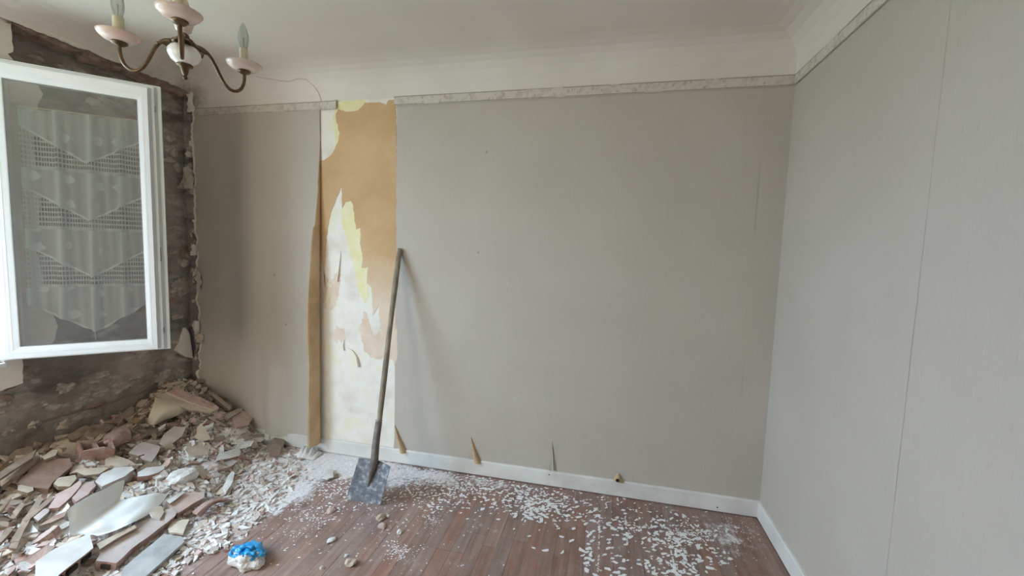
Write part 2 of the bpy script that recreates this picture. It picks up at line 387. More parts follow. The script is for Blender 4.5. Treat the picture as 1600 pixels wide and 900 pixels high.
# left wall: rough masonry, set back behind the lost lining
def mas(y, z):
    n = nz(y*4, z*5, 1)*.016 + nz(y*13, z*17, 2)*.009 + nz(y*38, z*46, 3)*.005
    joint = abs(((z/.205) % 1)-.5)*2; n -= .012*max(0, joint-.86)/.14
    return -.115 + n
b = MB(); YA, YB = -1.9, .06
b.grid(196, 270, lambda u, v: (mas(YA+(YB-YA)*u, 2.68*v), YA+(YB-YA)*u, 2.68*v), 0,
       keep=lambda u, v: not (YA+(YB-YA)*u < WY1-.02 and WZ0-.06 < 2.68*v < WZ1+.03))
wall_left = struct(b.build('wall_left', M_MASON, smooth=True))
b = MB()
for a, c in (((-.40, YF-.1, -.1), (-.15, WY0, 2.9)), ((-.40, WY1, -.1), (-.15, .2, 2.9)), ((-.40, WY0, -.1), (-.15, WY1, WZ0)), ((-.40, WY0, WZ1), (-.15, WY1, 2.9))):
    b.box(a, c)
b.build('masonry_core', M_RENDER, wall_left)
# what is left of the plastered lining round the window
edge = [(-.955, 2.60), (-.95, 2.50), (-.952, 2.425), (-.968, 2.405), (-.94, 2.37), (-.87, 2.33), (-.845, 2.25), (-.87, 2.16), (-.90, 2.0), (-.88, 1.7), (-.91, 1.4), (-.87, 1.1), (-.84, .98), (-.86, .9), (-.93, .845), (-.995, .84), (-1.0, .70), (-1.06, .69), (-1.15, .675)]
edge = ragged(edge, .02, .008, 3, closed=False) + [(-1.15, .675)]
poly = edge + [(-1.15, WZ0), (WY1, WZ0), (WY1, WZ1), (-1.9, WZ1), (-1.9, 2.60)]
b = MB(); b.prism([(-.004, y, z) for y, z in poly], (-.10, 0, 0), (0, 1, 1))
b.box((-.10, YF, .0), (0, WY0, 2.60)); b.box((-.10, WY0, WZ1), (0, -1.9, 2.60)); b.box((-.10, WY0, 0), (0, -1.9, WZ0)); 
b.build('plaster_lining', [M_PLASTER, M_LINING], wall_left, fix=True)
# broken clay edge under the cove
def ul(u, v):
    y = -.97 + .985*u
    lo = 2.566 + .010*nz(y*12, 0, 4) + .007*nz(y*40, 0, 5) - (.012*sm((y+.12)/.12))
    x = .018 - .125*v
    return (x, y + .006*nz(y*30, v*9), lo - .003 - .012*v*(1+nz(y*5, v*3, 8)) + .016*nz(y*9, v*8, 6)*min(1, v*3) - .012*(nz(y*3, 0, 2) > .1)*sm((v-.4)/.1))
b = MB(); b.grid(160, 12, ul); b.build('broken_lining_edge', M_LINING, wall_left)
# pale mortar smears, brick faces and plaster rests on the masonry
def patch(px, py, wpx, hpx, mt, thick, seed, name, X=None):
    c = on(px, py, 0, -.10)
    e = on(px+wpx/2, py, 0, -.10); f_ = on(px, py+hpx/2, 0, -.10)
    ry = abs(e.y-c.y); rz = abs(f_.z-c.z)
    q = MB(); NA, NR = 40, 5; vs = [(-.10+thick*.5, 0, 0)]; fs = []
    for r in range(1, NR+1):
        for a in range(NA):
            t = 2*PI*a/NA; k = (1+.5*nz(math.cos(t)*1.7+seed, math.sin(t)*1.7, seed)+.25*nz(math.cos(t)*5, math.sin(t)*5+seed, 3))*r/NR
            y, z_ = ry*k*math.cos(t), rz*k*math.sin(t)
            x = mas(c.y+y, c.z+z_) + thick*(1-(r/NR)**3) - .004*(r == NR) + thick*1.1*nz((c.y+y)*60, (c.z+z_)*60, seed)*(r < NR)
            vs.append((x, y, z_))
    vs[0] = (mas(c.y, c.z)+thick, 0, 0)
    for a in range(NA): fs.append((0, 1+a, 1+(a+1) % NA))
    for r in range(NR-1):
        for a in range(NA): fs.append((1+r*NA+a, 1+(r+1)*NA+a, 1+(r+1)*NA+(a+1) % NA, 1+r*NA+(a+1) % NA))
    q.add([(x, y+c.y, z_+c.z) for x, y, z_ in vs], fs)
    return q.build(name, mt, wall_left, smooth=True)
PATCH = [(258, 167, 26, 13, 0), (262, 208, 34, 22, 0), (272, 234, 26, 16, 0), (282, 262, 22, 14, 0), (288, 410, 20, 14, 0), (287, 448, 34, 34, 0), (278, 496, 20, 9, 0),
         (276, 358, 26, 12, 0), (281, 535, 24, 12, 0), (262, 592, 34, 30, 0), (282, 583, 14, 12, 0), (165, 585, 24, 10, 0), (190, 606, 30, 16, 0), (105, 606, 34, 16, 0),
         (75, 632, 12, 6, 0), (60, 664, 22, 14, 0), (105, 665, 26, 18, 0), (20, 676, 26, 8, 0), (152, 634, 26, 10, 1), (60, 540, 30, 14, 0), (180, 590, 14, 6, 0),
         (22, 745, 40, 12, 1), (40, 575, 14, 5, 1), (8, 645, 18, 6, 0), (100, 535, 40, 10, 0), (12, 606, 26, 10, 1), (12, 622, 30, 12, 1), (10, 632, 26, 9, 0),
         (292, 395, 16, 22, 1), (120, 110, 50, 14, 0), (60, 90, 26, 8, 0), (34, 62, 14, 8, 1), (150, 160, 30, 12, 0), (215, 590, 26, 8, 0)]
for i, (px, py, w_, h_, k) in enumerate(PATCH):
    patch(px, py, w_, h_, [M_MORTAR, M_LINING][k], .010, i*1.7, ['mortar_smear', 'clay_remnant'][k])
# thin plaster rest, white, by the corner
def wall_poly(pts, X, mt, th, name, seed=1, amp=.004):
    q = MB(); P3 = [on(x, y, 0, X) for x, y in pts]; rr = ragged([(p.y, p.z) for p in P3], .012, amp, seed)
    q.prism([(X, y, z_) for y, z_ in rr], (-th, 0, 0)); return q.build(name, mt, wall_left, fix=True)
wall_poly([(290, 512), (296, 520), (300, 545), (302, 560), (290, 557), (276, 548), (284, 535)], -.075, M_PLASTER, .03, 'plaster_remnant')
wall_poly([(293, 268), (303, 262), (301, 275), (296, 288), (288, 295), (281, 293), (288, 284)], -.07, M_MORTAR, .03, 'plaster_remnant', 2)

# window frame fixed in the opening
b = MB(); fx0, fx1 = -.16, -.085; fr = .06
b.box((fx0, WY0, WZ0), (fx1, WY0+fr, WZ1)); b.box((fx0, WY1-fr, WZ0), (fx1, WY1, WZ1))
b.box((fx0, WY0+fr, WZ0), (fx1, WY1-fr, WZ0+fr)); b.box((fx0, WY0+fr, WZ1-fr), (fx1, WY1-fr, WZ1))
win = struct(b.build('window_1', M_PVC))
b = MB(); b.box((-.085, WY0, WZ0-.02), (.02, WY1-.0, WZ0)); b.build('window_sill', M_PVC, win)
# ground outside
b = MB(); b.box((-30, -22, -3.2), (-.41, 20, -3.0)); struct(b.build('ground_outside', M_GREEN))

# ------------------------------------------------------------------ wallpaper, layers and borders on the walls
TEAR_L = 1.068; SEAMS = [1.640, 2.190, 2.722, 3.272, 3.80]
def strip_obj(x0, x1, z0, z1, fn, nu=24, nv=80, name='wallpaper_strip', parent=wall_back):
    q = MB(); q.grid(nu, nv, lambda u, v: fn(x0+(x1-x0)*u, z0+(z1-z0)*v, u, v))
    return q.build(name, [M_PAPER, M_PAPERBACK], parent, smooth=True, solid=.0006)
# strips right of the tear
xs = SEAMS + [XR-.001]
for i in range(5):
    x0, x1 = xs[i], xs[i+1]
    def fn(x, z, u, v, i=i):
        lift = .0016 + .0007*(i % 2) + .0016*sm((.02-(x-xs[i]))/.02)*max(0, nz(z*3.3, i, 2)) + .0012*nz(x*2.5, z*1.6, i)*sm((z-.1)/.3)
        lift += .008*sm((.20-z)/.1)*sm((.02-(x-xs[i]))/.02)*(i < 3)
        return (x, -max(.0014, lift), z + .003*nz(x*14, 0, i)*(v == 0))
    strip_obj(x0, x1, .098, 2.43, fn)
# strips left of the tear, buckled, the last one peeling off in a long curl
def fn0(x, z, u, v):
    lift = .004 + .010*max(0, nz(x*5, z*.8, 3))*sm((1.3-z)/.8) + .004*abs(nz(x*3, z*1.2, 9))
    xx = x
    if u == 0: xx = .012 + .026*nz(0, z*9, 1) + .018*nz(3, z*31, 2) - (.02 if z < .5 else 0)
    return (xx, -lift, z)
strip_obj(.004, .502, .09, 2.43, fn0, 24, 120)
ROOT = 1.058
def fn1(x, z, u, v):
    # flat part up to the root line, then a flap standing off the wall, wider towards the floor
    t = sm((2.30-z)/1.35); wob = .5*nz(0, z*2.3, 7)
    root = .502 + .572 - .006*t
    if u <= .7:
        X = .500 + (root-.500)*(u/.7)
        bul = .006 + .034*sm((.80-z)/.5)*max(0, math.sin((X-.55)*14))**2 + .022*sm((1.6-z)/1.2)*max(0, nz(X*6, z*.9, 4))
        bul += .010*t*sm((u/.7-.8)/.2)
        return (X, -bul, z)
    s = (u-.7)/.3; wid = (.002 + .125*t*(1+.18*wob))*(1 if z < 1.83 or z > 1.86 else .9)
    if z > 1.62 and z < 1.9: wid *= .8
    ang = (.35 + s*2.0)*1.0
    # integrate a gentle curl: leaves the wall outwards, tip turning left
    X, Y = root, -(.006+.010*t); n_ = 10; a = 1.05
    for k in range(n_):
        if k/n_ >= s: break
        X += math.cos(a)*wid/n_; Y -= math.sin(a)*wid/n_; a += 1.5/n_
    return (X, Y, z + .010*s*nz(z*2, 1, 1)*(v == 0))
strip_obj(.500, ROOT, .078, 2.425, fn1, 60, 140)
# bare strip between the tear and the first good seam: layers of older paper
def layer(crop, sc_, ox, oy, y, mt, name, seed, amp=.006, th=.0012):
    P3 = [on(ox+x/sc_, oy+yy/sc_, 1, 0) for x, yy in crop]
    rr = ragged([(p.x, p.z) for p in P3], .012, amp, seed)
    q = MB(); q.prism([(x, y, z_) for x, z_ in rr], (0, th, 0)); return q.build(name, mt, wall_back, fix=True)
A7 = (3.0, 460, 140); A8 = (2.308, 440, 420)
TANP = [(330, 62), (400, 60), (430, 70), (440, 52), (476, 48), (479, 300), (479, 700), (481, 1000), (483, 1250), (470, 1300), (455, 1230), (440, 1100), (425, 1180), (405, 1120), (395, 1010), (370, 1060), (362, 930), (340, 905), (345, 830), (318, 838),
        (320, 780), (308, 720), (312, 650), (290, 655), (282, 600), (276, 540), (262, 520), (240, 528), (224, 560), (222, 455), (200, 505), (175, 570), (158, 640), (150, 720), (146, 800), (140, 880), (128, 800), (112, 700), (108, 560), (112, 420), (118, 338), (140, 330), (172, 308), (204, 250), (213, 205), (196, 150), (194, 118), (205, 92), (250, 105), (300, 98)]
layer(TANP, *A7, -.0022, M_TAN, 'tan_paper_layer', 4)
YEL1 = [(262, 520), (278, 545), (284, 600), (292, 655), (314, 655), (310, 720), (322, 780), (320, 838), (346, 832), (340, 905), (350, 960), (330, 1000), (300, 940), (286, 860), (272, 800), (252, 720), (236, 660), (222, 620), (224, 560), (240, 530)]
layer(YEL1, *A7, -.0012, M_YELLOW, 'yellow_paper_layer', 8, .008)
YEL2 = [(198, 58), (330, 44), (344, 62), (322, 92), (300, 104), (268, 96), (250, 112), (232, 106), (206, 98), (214, 200), (206, 250), (192, 262), (188, 200), (182, 130)]
layer(YEL2, *A7, -.0012, M_YELLOW, 'yellow_paper_layer', 11)
for k, (pts, mt) in enumerate([([(198, 204), (212, 218), (228, 210), (226, 236), (234, 252), (218, 262), (206, 254), (196, 272), (188, 244), (194, 226)], M_PINKTAN), ([(178, 40), (212, 0), (210, 60), (196, 130), (178, 150), (172, 100)], M_PINKTAN),
                               ([(330, 240), (408, 200), (408, 330), (372, 318), (340, 330), (300, 300), (280, 220), (300, 150)], M_PINKTAN), ([(152, 0), (165, 40), (160, 150), (150, 130)], M_PINKTAN)]):
    layer(pts, *A8, -.0009, mt, 'faded_paper_layer', 20+k, .018)
def curl_on_wall(path_px, r, name, mt=M_PAPERBACK, seed=0):
    P3 = [on(x, y, 1, 0) for x, y in path_px]
    q = MB(); n = len(P3)
    def f(u, v):
        i = min(n-2, int(v*(n-1))); t = v*(n-1)-i; p = P3[i].lerp(P3[i+1], t); a = PI*(1.25*u)-.15
        rr = r*(.05+.95*v**.8)
        return (p.x + rr*(1-math.cos(a))*.8, -.004 - rr*math.sin(a)*1.1 - .004*v, p.z)
    q.grid(8, 14, f); return q.build(name, [mt, mt], wall_back, smooth=True, solid=.0006)
curl_on_wall([(617, 664), (620, 680), (624, 694), (627, 704)], .030, 'curled_paper_corner')
curl_on_wall([(736, 683), (738, 700), (740, 712), (742, 720)], .030, 'curled_paper_corner')
curl_on_wall([(862, 690), (863, 712), (863, 733)], .009, 'curled_paper_corner', M_PAPER)
curl_on_wall([(543, 543), (550, 547), (556, 556), (559, 572)], .012, 'curled_paper_scrap', M_BARE)
curl_on_wall([(538, 530), (536, 540), (537, 547)], .008, 'curled_paper_scrap', M_BARE)
curl_on_wall([(533, 392), (531, 410), (527, 440)], .006, 'curled_paper_scrap', M_BARE)
# torn pocket low on the wall with a dark hole behind
P = on(965, 741, 1, 0)
b = MB(); b.grid(10, 8, lambda u, v: (P.x-.03+.075*u-.02*v*(u-.3), -.006-.022*math.sin(PI*u)*(1-v)**.8, .098+.05*v*math.sin(PI*min(1, u*1.05))+.001))
b.build('torn_paper_pocket', [M_PAPERBACK, M_PAPER], wall_back, smooth=True, solid=.0008)
b = MB(); b.lathe([(.0001, 0), (.008, .001), (.011, .006)], 12); o = b.build('hole', M_DARK, wall_back, loc=(P.x, -.030, .117)); o.rotation_euler = (PI/2, 0, 0)  # dark dish painting the shade of a hole
# torn scraps hanging on the ragged left end
def scrap(px, py, w_, h_, seed, mt, name='torn_paper_scrap'):
    c = on(px, py, 1, -.02); q = MB()
    q.grid(8, 12, lambda u, v: (c.x+w_*(u-.5)*(1-.6*abs(v-.5))+.014*nz(u*2+seed, v*3, 1), -.012-.030*abs(nz(u*2.2, v*2.6+seed, 2))-.016*math.sin(PI*u), c.z+h_*(v-.5)+.015*nz(u*3, v*3+seed, 5)))
    return q.build(name, [mt, mt], wall_back, smooth=False, solid=.0015)
rr_ = random.Random(44)
for k in range(34):
    zz = rr_.uniform(.38, 2.5); q = MB(); r_ = rr_.uniform(.010, .026); cx_ = -.03+.03*nz(0, zz*9, 1)+rr_.uniform(-.015, .01)
    pts = [Vector((cx_+r_*math.cos(t)*rr_.uniform(.6, 1.2), rr_.uniform(-.012, .004), zz+r_*math.sin(t)*rr_.uniform(.7, 1.6))) for t in np.linspace(0, 2*PI, 7)[:-1]]
    q.prism(pts, Vector((rr_.uniform(-.008, .008), .022, 0))); q.build('broken_edge_chip', rr_.choice([M_MORTAR, M_LINING, M_PLASTER, M_MORTAR]), wall_back, fix=True)
scrap(293, 278, .10, .16, 1, M_PAPER); scrap(311, 438, .035, .16, 3, M_PAPER); scrap(307, 512, .07, .10, 5, M_WHITEP); scrap(312, 528, .07, .07, 9, M_CREAM); scrap(302, 390, .04, .08, 13, M_WHITEP); scrap(298, 160, .05, .14, 17, M_PLASTER)
# right wall paper: three drops
for i, (ya, yb) in enumerate(((-.0, -.53), (-.53, -1.06), (-1.06, -1.59), (-1.59, -2.12), (-2.12, -2.65), (-2.65, YF))):
    q = MB(); q.grid(14, 40, lambda u, v: (XR-.0014-.0006*(i % 2)-.0012*abs(nz(u*2+i, v*5, 3)), ya+(yb-ya)*u, .098+2.33*v))
    q.build('wallpaper_strip', [M_PAPER, M_PAPERBACK], wall_right, smooth=True, solid=.0006)
# borders
def border(fn, L, name, parent, zt, zb, mt=M_FRIEZE):
    q = MB(); q.grid(int(L/.02), 5, lambda u, v: fn(u, zb+(zt-zb)*v, v))
    o = q.build(name, [mt, M_PAPERBACK], parent, smooth=True, solid=.0008)
    for (za, zb_) in ((zt-.006, zt-.001), (zb+.002, zb+.006)):
        e = MB(); e.grid(int(L/.02), 1, lambda u, v: fn(u, za+(zb_-za)*v, .5, -.0012)); e.build('border_line', M_EDGE, o)
    return o
border(lambda u, z, v, e=0: (.02+1.185*u, -.006-.004*max(0, nz(u*9, v*2, 1))-.012*sm((u-.97)/.03)+e, z), 1.185, 'paper_border', wall_back, 2.455, 2.397)
border(lambda u, z, v, e=0: (1.622+(XR-.003-1.622)*u, -.006-.003*max(0, nz(u*14, v*2, 4))+e, z), 2.3, 'paper_border', wall_back, 2.460, 2.403)
border(lambda u, z, v, e=0: (XR-.006-.003*max(0, nz(u*14, v*2, 6))+e, -.004+(YF+.01)*u, z), 3.4, 'paper_border', wall_right, 2.460, 2.403)
# hairline crack in the cove
def cove_pt(px, py):
    d = ray(px, py); t = .5
    for _ in range(2000):
        p = CAM_POS+d*t
        if p.y > 0 or p.z > 2.656: break
        if p.z > 2.50 and -p.y < .21:
            dd = np.interp(p.z, [q[1] for q in prof], [q[0] for q in prof])
            if -p.y <= dd: break
        t += .002
    return p - d*.004
b = MB(); b.tube([cove_pt(x, y) for x, y in ((400, 120), (425, 124), (450, 128), (465, 123), (478, 124), (490, 134), (498, 146), (503, 160))], .0011, 5); b.build('hairline_crack', M_LINING, ceiling)

# baseboards
def bb(name, a, b_, t, parent=None):
    q = MB(); a = Vector(a); b_ = Vector(b_); d = (b_-a); n = Vector(t)
    pr = [(0, .005), (.014, .005), (.014, .093), (.011, .0995), (.004, .101), (0, .101)]
    vs = [a+n*x+Vector((0, 0, z)) for x, z in pr]+[b_+n*x+Vector((0, 0, z)) for x, z in pr]; k = len(pr)
    q.add(vs, [(i, (i+1) % k, (i+1) % k+k, i+k) for i in range(k)]+[tuple(range(k)), tuple(reversed(range(k, 2*k)))])
    return struct(q.build(name, M_BASEB, fix=True))
bbk = bb('baseboard_back', (-.01, -.0005, .001), (XR, -.0005, .001), (0, -1, 0))
bb('baseboard_right', (XR-.0005, -.014, .001), (XR-.0005, YF, .001), (-1, 0, 0))
for px, py in ((858, 742), (1121, 793)):
    p = on(px, py, 1, -.016); q = MB(); q.lathe([(.0001, .002), (.003, .0015), (.0045, 0)], 8); o = q.build('nail_head', M_DARK, bbk, loc=(p.x, -.0145, p.z)); o.rotation_euler = (PI/2, 0, 0)

# ------------------------------------------------------------------ the open window sash and its lace curtain
HX, HY = 0.0, -1.07; DX, DY = .72168, .69223
sash = empty('window_sash', (HX, HY, .845), math.atan2(DY, DX))
tag(sash, 'white plastic window sash swung open into the room with lace curtain behind its glass', 'window')
# local: x along the sash, y = +inner side (towards the wall), -y towards the camera; outer face at y=-.07
def frame_ring(q, o0, o1, y0, y1, mi=0, inner0=None, inner1=None):      # o0=(x0,z0,x1,z1) outer ring, o1 inner ring
    def R(o, y): return [(o[0], y, o[1]), (o[2], y, o[1]), (o[2], y, o[3]), (o[0], y, o[3])]
    vs = R(o0, y0)+R(o1, y0)+R(o0, y1)+R(o1, y1)
    fs = []
    for i in range(4):
        j = (i+1) % 4
        fs += [(i, j, 4+j, 4+i), (8+j, 8+i, 12+i, 12+j), (i, 8+i, 8+j, j), (4+j, 12+j, 12+i, 4+i)]
    q.add(vs, fs, mi)
b = MB()
frame_ring(b, (.005, .015, .628, 1.475), (.060, .052, .600, 1.428), -.068, -.020)
# bevelled glazing slope on the outer face
def slope(q, a, c, ya, yc):
    def R(o, y): return [(o[0], y, o[1]), (o[2], y, o[1]), (o[2], y, o[3]), (o[0], y, o[3])]
    q.add(R(a, ya)+R(c, yc), [(i, (i+1) % 4, 4+(i+1) % 4, 4+i) for i in range(4)])
slope(b, (.045, .042, .606, 1.440), (.082, .072, .586, 1.405), -.0685, -.0655)
slope(b, (.0825, .0725, .5855, 1.4045), (.0825, .0725, .5855, 1.4045), -.0655, -.02)
b.build('frame', M_PVC, sash, fix=True)
b = MB(); frame_ring(b, (0, 0, .678, 1.505), (.08, .068, .590, 1.410), -.020, .004); b.build('overlap_flange', M_PVC, sash, fix=True)
b = MB(); frame_ring(b, (.003, .008, .652, 1.490), (.05, .045, .60, 1.45), -.044, -.019); b.build('rebate_step', M_PVC, sash, fix=True)
b = MB(); frame_ring(b, (.004, .012, .640, 1.482), (.05, .045, .62, 1.45), -.050, -.0445)
frame_ring(b, (.002, .004, .664, 1.497), (.05, .045, .62, 1.45), -.026, -.0205); b.build('gasket', M_GASKET, sash, fix=True)
b = MB(); frame_ring(b, (.0815, .0715, .5865, 1.4055), (.085, .075, .583, 1.402), -.0650, -.060); b.build('glazing_bead', M_GASKET, sash, fix=True)
def glassmat():
    t = NT('window_glass'); tr = t.n('BsdfTransparent'); tr.inputs[0].default_value = (.97, .985, .985, 1)
    gl = t.n('BsdfGlossy'); gl.inputs['Roughness'].default_value = .02; gl.inputs[0].default_value = (1, 1, 1, 1)
    fr = t.n('Fresnel'); fr.inputs[0].default_value = 1.5; mx = t.n('MixShader'); t.l(t.math('MULTIPLY', fr.outputs[0], 1.4, 0, True), mx.inputs[0])
    df = t.n('BsdfDiffuse'); df.inputs[0].default_value = (.7, .72, .74, 1); m2 = t.n('MixShader'); m2.inputs[0].default_value = .05
    t.l(tr.outputs[0], m2.inputs[1]); t.l(df.outputs[0], m2.inputs[2]); t.l(m2.outputs[0], mx.inputs[1]); t.l(gl.outputs[0], mx.inputs[2])
    t.l(mx.outputs[0], t.o.inputs[0]); return t.m
b = MB(); b.box((.06, -.063, .05), (.605, -.057, 1.43)); b.build('glass_pane', glassmat(), sash)
M_STEEL = noisy('steel', (150, 152, 152), (170, 172, 172), 10, .35, 0, metal=.9)
for z0, z1 in ((.52, .60), (.10, .13), (1.36, 1.39)): b = MB(); b.box((.641, -.040, z0), (.656, -.026, z1)); b.build('latch_plate', M_STEEL, sash)
for z0 in (.10, 1.30): b = MB(); b.tube([(-.012, -.008, z0), (-.012, -.008, z0+.10)], .011, 10); b.build('hinge', M_PVC, sash)
def lace():
    t = NT('lace_curtain'); sx = t.n('SeparateXYZ'); t.l(t.n('TexCoord').outputs['Object'], sx.inputs[0]); x, z = sx.outputs[0], sx.outputs[2]
    # chevron coordinate: distance below the chevron edges, period .31
    v = t.math('MULTIPLY', t.math('ABSOLUTE', t.math('SUBTRACT', x, .345)), .66)
    zz = t.math('SUBTRACT', z, v)                       # chevron lines at zz = tips
    k = t.math('FRACT', t.math('DIVIDE', t.math('SUBTRACT', zz, .961-.31*5), .31))      # 0 at each chevron line (going up)
    kh = t.math('FRACT', t.math('DIVIDE', t.math('SUBTRACT', z, .906-.31*5), .31))      # horizontal lower edge of each openwork band
    ntier = t.math('FLOOR', t.math('DIVIDE', t.math('SUBTRACT', zz, .961-.31*5), .31)); nh = t.math('FLOOR', t.math('DIVIDE', t.math('SUBTRACT', z, .906-.31*5), .31))
    op = t.math('GREATER_THAN', t.math('SUBTRACT', nh, ntier), .5)                      # below a chevron and above the horizontal line
    def stripes(c, per, w): return t.math('LESS_THAN', t.math('FRACT', t.math('DIVIDE', c, per)), w)
    thr = t.math('MAXIMUM', stripes(x, .0105, .34), stripes(z, .026, .36))
    vo = t.n('TexVoronoi'); vo.voronoi_dimensions = '2D'; cb = t.n('CombineXYZ'); t.l(x, cb.inputs[0]); t.l(z, cb.inputs[1]); t.l(cb.outputs[0], vo.inputs['Vector']); vo.inputs['Scale'].default_value = 8.5; vo.inputs['Randomness'].default_value = .35
    fl = t.math('LESS_THAN', vo.outputs['Distance'], t.math('MULTIPLY_ADD', t.noise(cb.outputs[0], 60, 2), .30, .05))
    ph = t.math('ADD', t.math('MULTIPLY_ADD', x, 2*PI/.125, .9), t.math('MULTIPLY', t.math('SINE', t.math('MULTIPLY', z, 2.1)), .5))
    pleat = t.math('POWER', t.math('MULTIPLY_ADD', t.math('COSINE', ph), .5, .5), 3.0)           # gathered folds lie double
    alpha_v = t.math('MAXIMUM', t.math('MULTIPLY_ADD', pleat, .38, .60), t.math('MULTIPLY', fl, .86))
    alpha_open = t.math('MULTIPLY_ADD', thr, .72, t.math('MULTIPLY_ADD', pleat, .12, .03))
    line = t.math('LESS_THAN', t.math('MINIMUM', k, t.math('SUBTRACT', 1.0, k)), .018)
    lineh = t.math('MULTIPLY', t.math('LESS_THAN', kh, .03), .8)
    a = t.n('Mix', data_type='FLOAT'); t.l(op, a.inputs[0]); t.l(alpha_v, a.inputs[2]); t.l(alpha_open, a.inputs[3])
    al = t.math('MAXIMUM', a.outputs[0], t.math('MULTIPLY', t.math('MAXIMUM', line, lineh), .92))
    df = t.n('BsdfDiffuse'); df.inputs[0].default_value = (.90, .95, .92, 1); tl = t.n('BsdfTranslucent'); tl.inputs[0].default_value = (.90, .95, .92, 1)
    m1 = t.n('MixShader'); m1.inputs[0].default_value = .25; t.l(df.outputs[0], m1.inputs[1]); t.l(tl.outputs[0], m1.inputs[2])
    tr = t.n('BsdfTransparent'); m2 = t.n('MixShader'); t.l(al, m2.inputs[0]); t.l(tr.outputs[0], m2.inputs[1]); t.l(m1.outputs[0], m2.inputs[2])
    t.l(m2.outputs[0], t.o.inputs[0]); return t.m
cur = empty('lace_curtain', (HX, HY, 0), math.atan2(DY, DX))
tag(cur, 'sheer white lace curtain with pointed hem and flower motifs behind the open window glass', 'curtain')
def cf(u, v):
    x = .100+.515*u; top = 2.146+.012*(u-.5)
    hem = .961+.66*abs(x-.345)*.98 + .006*math.sin(x*60)
    z = top+(hem-top)*v
    ph = x*2*PI/.125 + .9 + .5*math.sin(z*2.1); y = .030 - (.020+.008*v)*(math.exp(-2.2*(1-math.cos(ph)))*1.6-.5) + .004*math.sin(x*2*PI/.047+z*2)
    return (x+.004*math.sin(z*4+x*9)*v, y, z)
b = MB(); b.grid(170, 90, cf); b.build('lace_panel', lace(), cur, smooth=True)
b = MB(); b.tube([(.085, .012, 2.141), (.35, .012, 2.146), (.63, .012, 2.152)], .0035, 8); b.build('curtain_rod', noisy('cream_rod', (214, 206, 178), (226, 218, 190), 5, .5, 0), cur)
b = MB(); b.tube([cf((x-.1)/.515, 1) for x in np.linspace(.101, .614, 60)], .0018, 5); b.tube([(.345, .02, .965), (.346, .02, .93), (.349, .02, .915)], .0025, 5); b.build('hem_cord', M_WHITEP, cur)

# ------------------------------------------------------------------ chandelier
CH = Vector((1.468, -1.273, 2.203)); ch = empty('chandelier', CH)
tag(ch, 'three-armed brass chandelier with pink alabaster cups and candle bulbs hanging from ceiling', 'chandelier')
M_BRASS = noisy('aged_brass', (92, 75, 57), (124, 103, 79), 20, .36, .05, 60, True, metal=.85)
def alab(name, c1, c2):
    t = NT(name); c = t.ramp(t.noise(t.pos((1, 1, 1), True), 18, 5, .6), [(.3, S(c1)), (.7, S(c2))]); t.done(c, .18, spec=.6)
    t.b.inputs['Subsurface Weight'].default_value = .25; t.b.inputs['Subsurface Radius'].default_value = (.02, .015, .012); return t.m
M_ALAB = alab('pink_alabaster', (226, 196, 182), (238, 220, 210)); M_PORC = alab('white_porcelain', (236, 232, 228), (244, 243, 241))
M_SLEEVE = noisy('candle_sleeve', (206, 196, 168), (216, 206, 178), 8, .5, 0)
b = MB(); b.lathe([(.0001, -.128), (.006, -.126), (.008, -.119), (.005, -.113), (.009, -.108), (.015, -.084), (.026, -.080), (.026, -.075), (.0001, -.074)], 20); b.build('finial', M_BRASS, ch, True)
b = MB(); b.lathe([(.02, -.076), (.040, -.062), (.050, -.042), (.050, -.028), (.040, -.014), (.02, -.008)], 28); b.build('porcelain_ball', M_PORC, ch, True)
b = MB(); b.lathe([(.012, -.010), (.036, -.008), (.040, 0), (.036, .006), (.02, .010), (.016, .03), (.012, .034)], 24); b.build('hub', M_BRASS, ch, True)
b = MB(); b.lathe([(.012, .034), (.024, .045), (.032, .075), (.028, .11), (.018, .14), (.014, .16), (.020, .17), (.020, .178), (.010, .182)], 24); b.build('porcelain_column', M_ALAB, ch, True)
b = MB(); b.tube([(0, 0, .18), (0, 0, .43)], .006, 10); b.build('rod', M_BRASS, ch, True)
b = MB(); b.lathe([(.0065, .395), (.02, .40), (.045, .42), (.052, .448), (.052, .4525)], 24); b.build('ceiling_canopy', M_BRASS, ch, True)
prof_arm = [(.02, .002), (.045, .008), (.068, .006), (.090, -.010), (.108, -.036), (.124, -.066), (.142, -.092), (.163, -.106), (.186, -.104), (.205, -.088), (.216, -.064), (.220, -.040), (.220, -.018)]
CT = []
for i in range(len(prof_arm)-1):
    for k in range(3):
        t = k/3; p0 = prof_arm[max(0, i-1)]; p1 = prof_arm[i]; p2 = prof_arm[i+1]; p3 = prof_arm[min(len(prof_arm)-1, i+2)]
        CT.append(tuple(.5*((2*p1[j])+(-p0[j]+p2[j])*t+(2*p0[j]-5*p1[j]+4*p2[j]-p3[j])*t*t+(-p0[j]+3*p1[j]-3*p2[j]+p3[j])*t**3) for j in (0, 1)))
CT.append(prof_arm[-1])
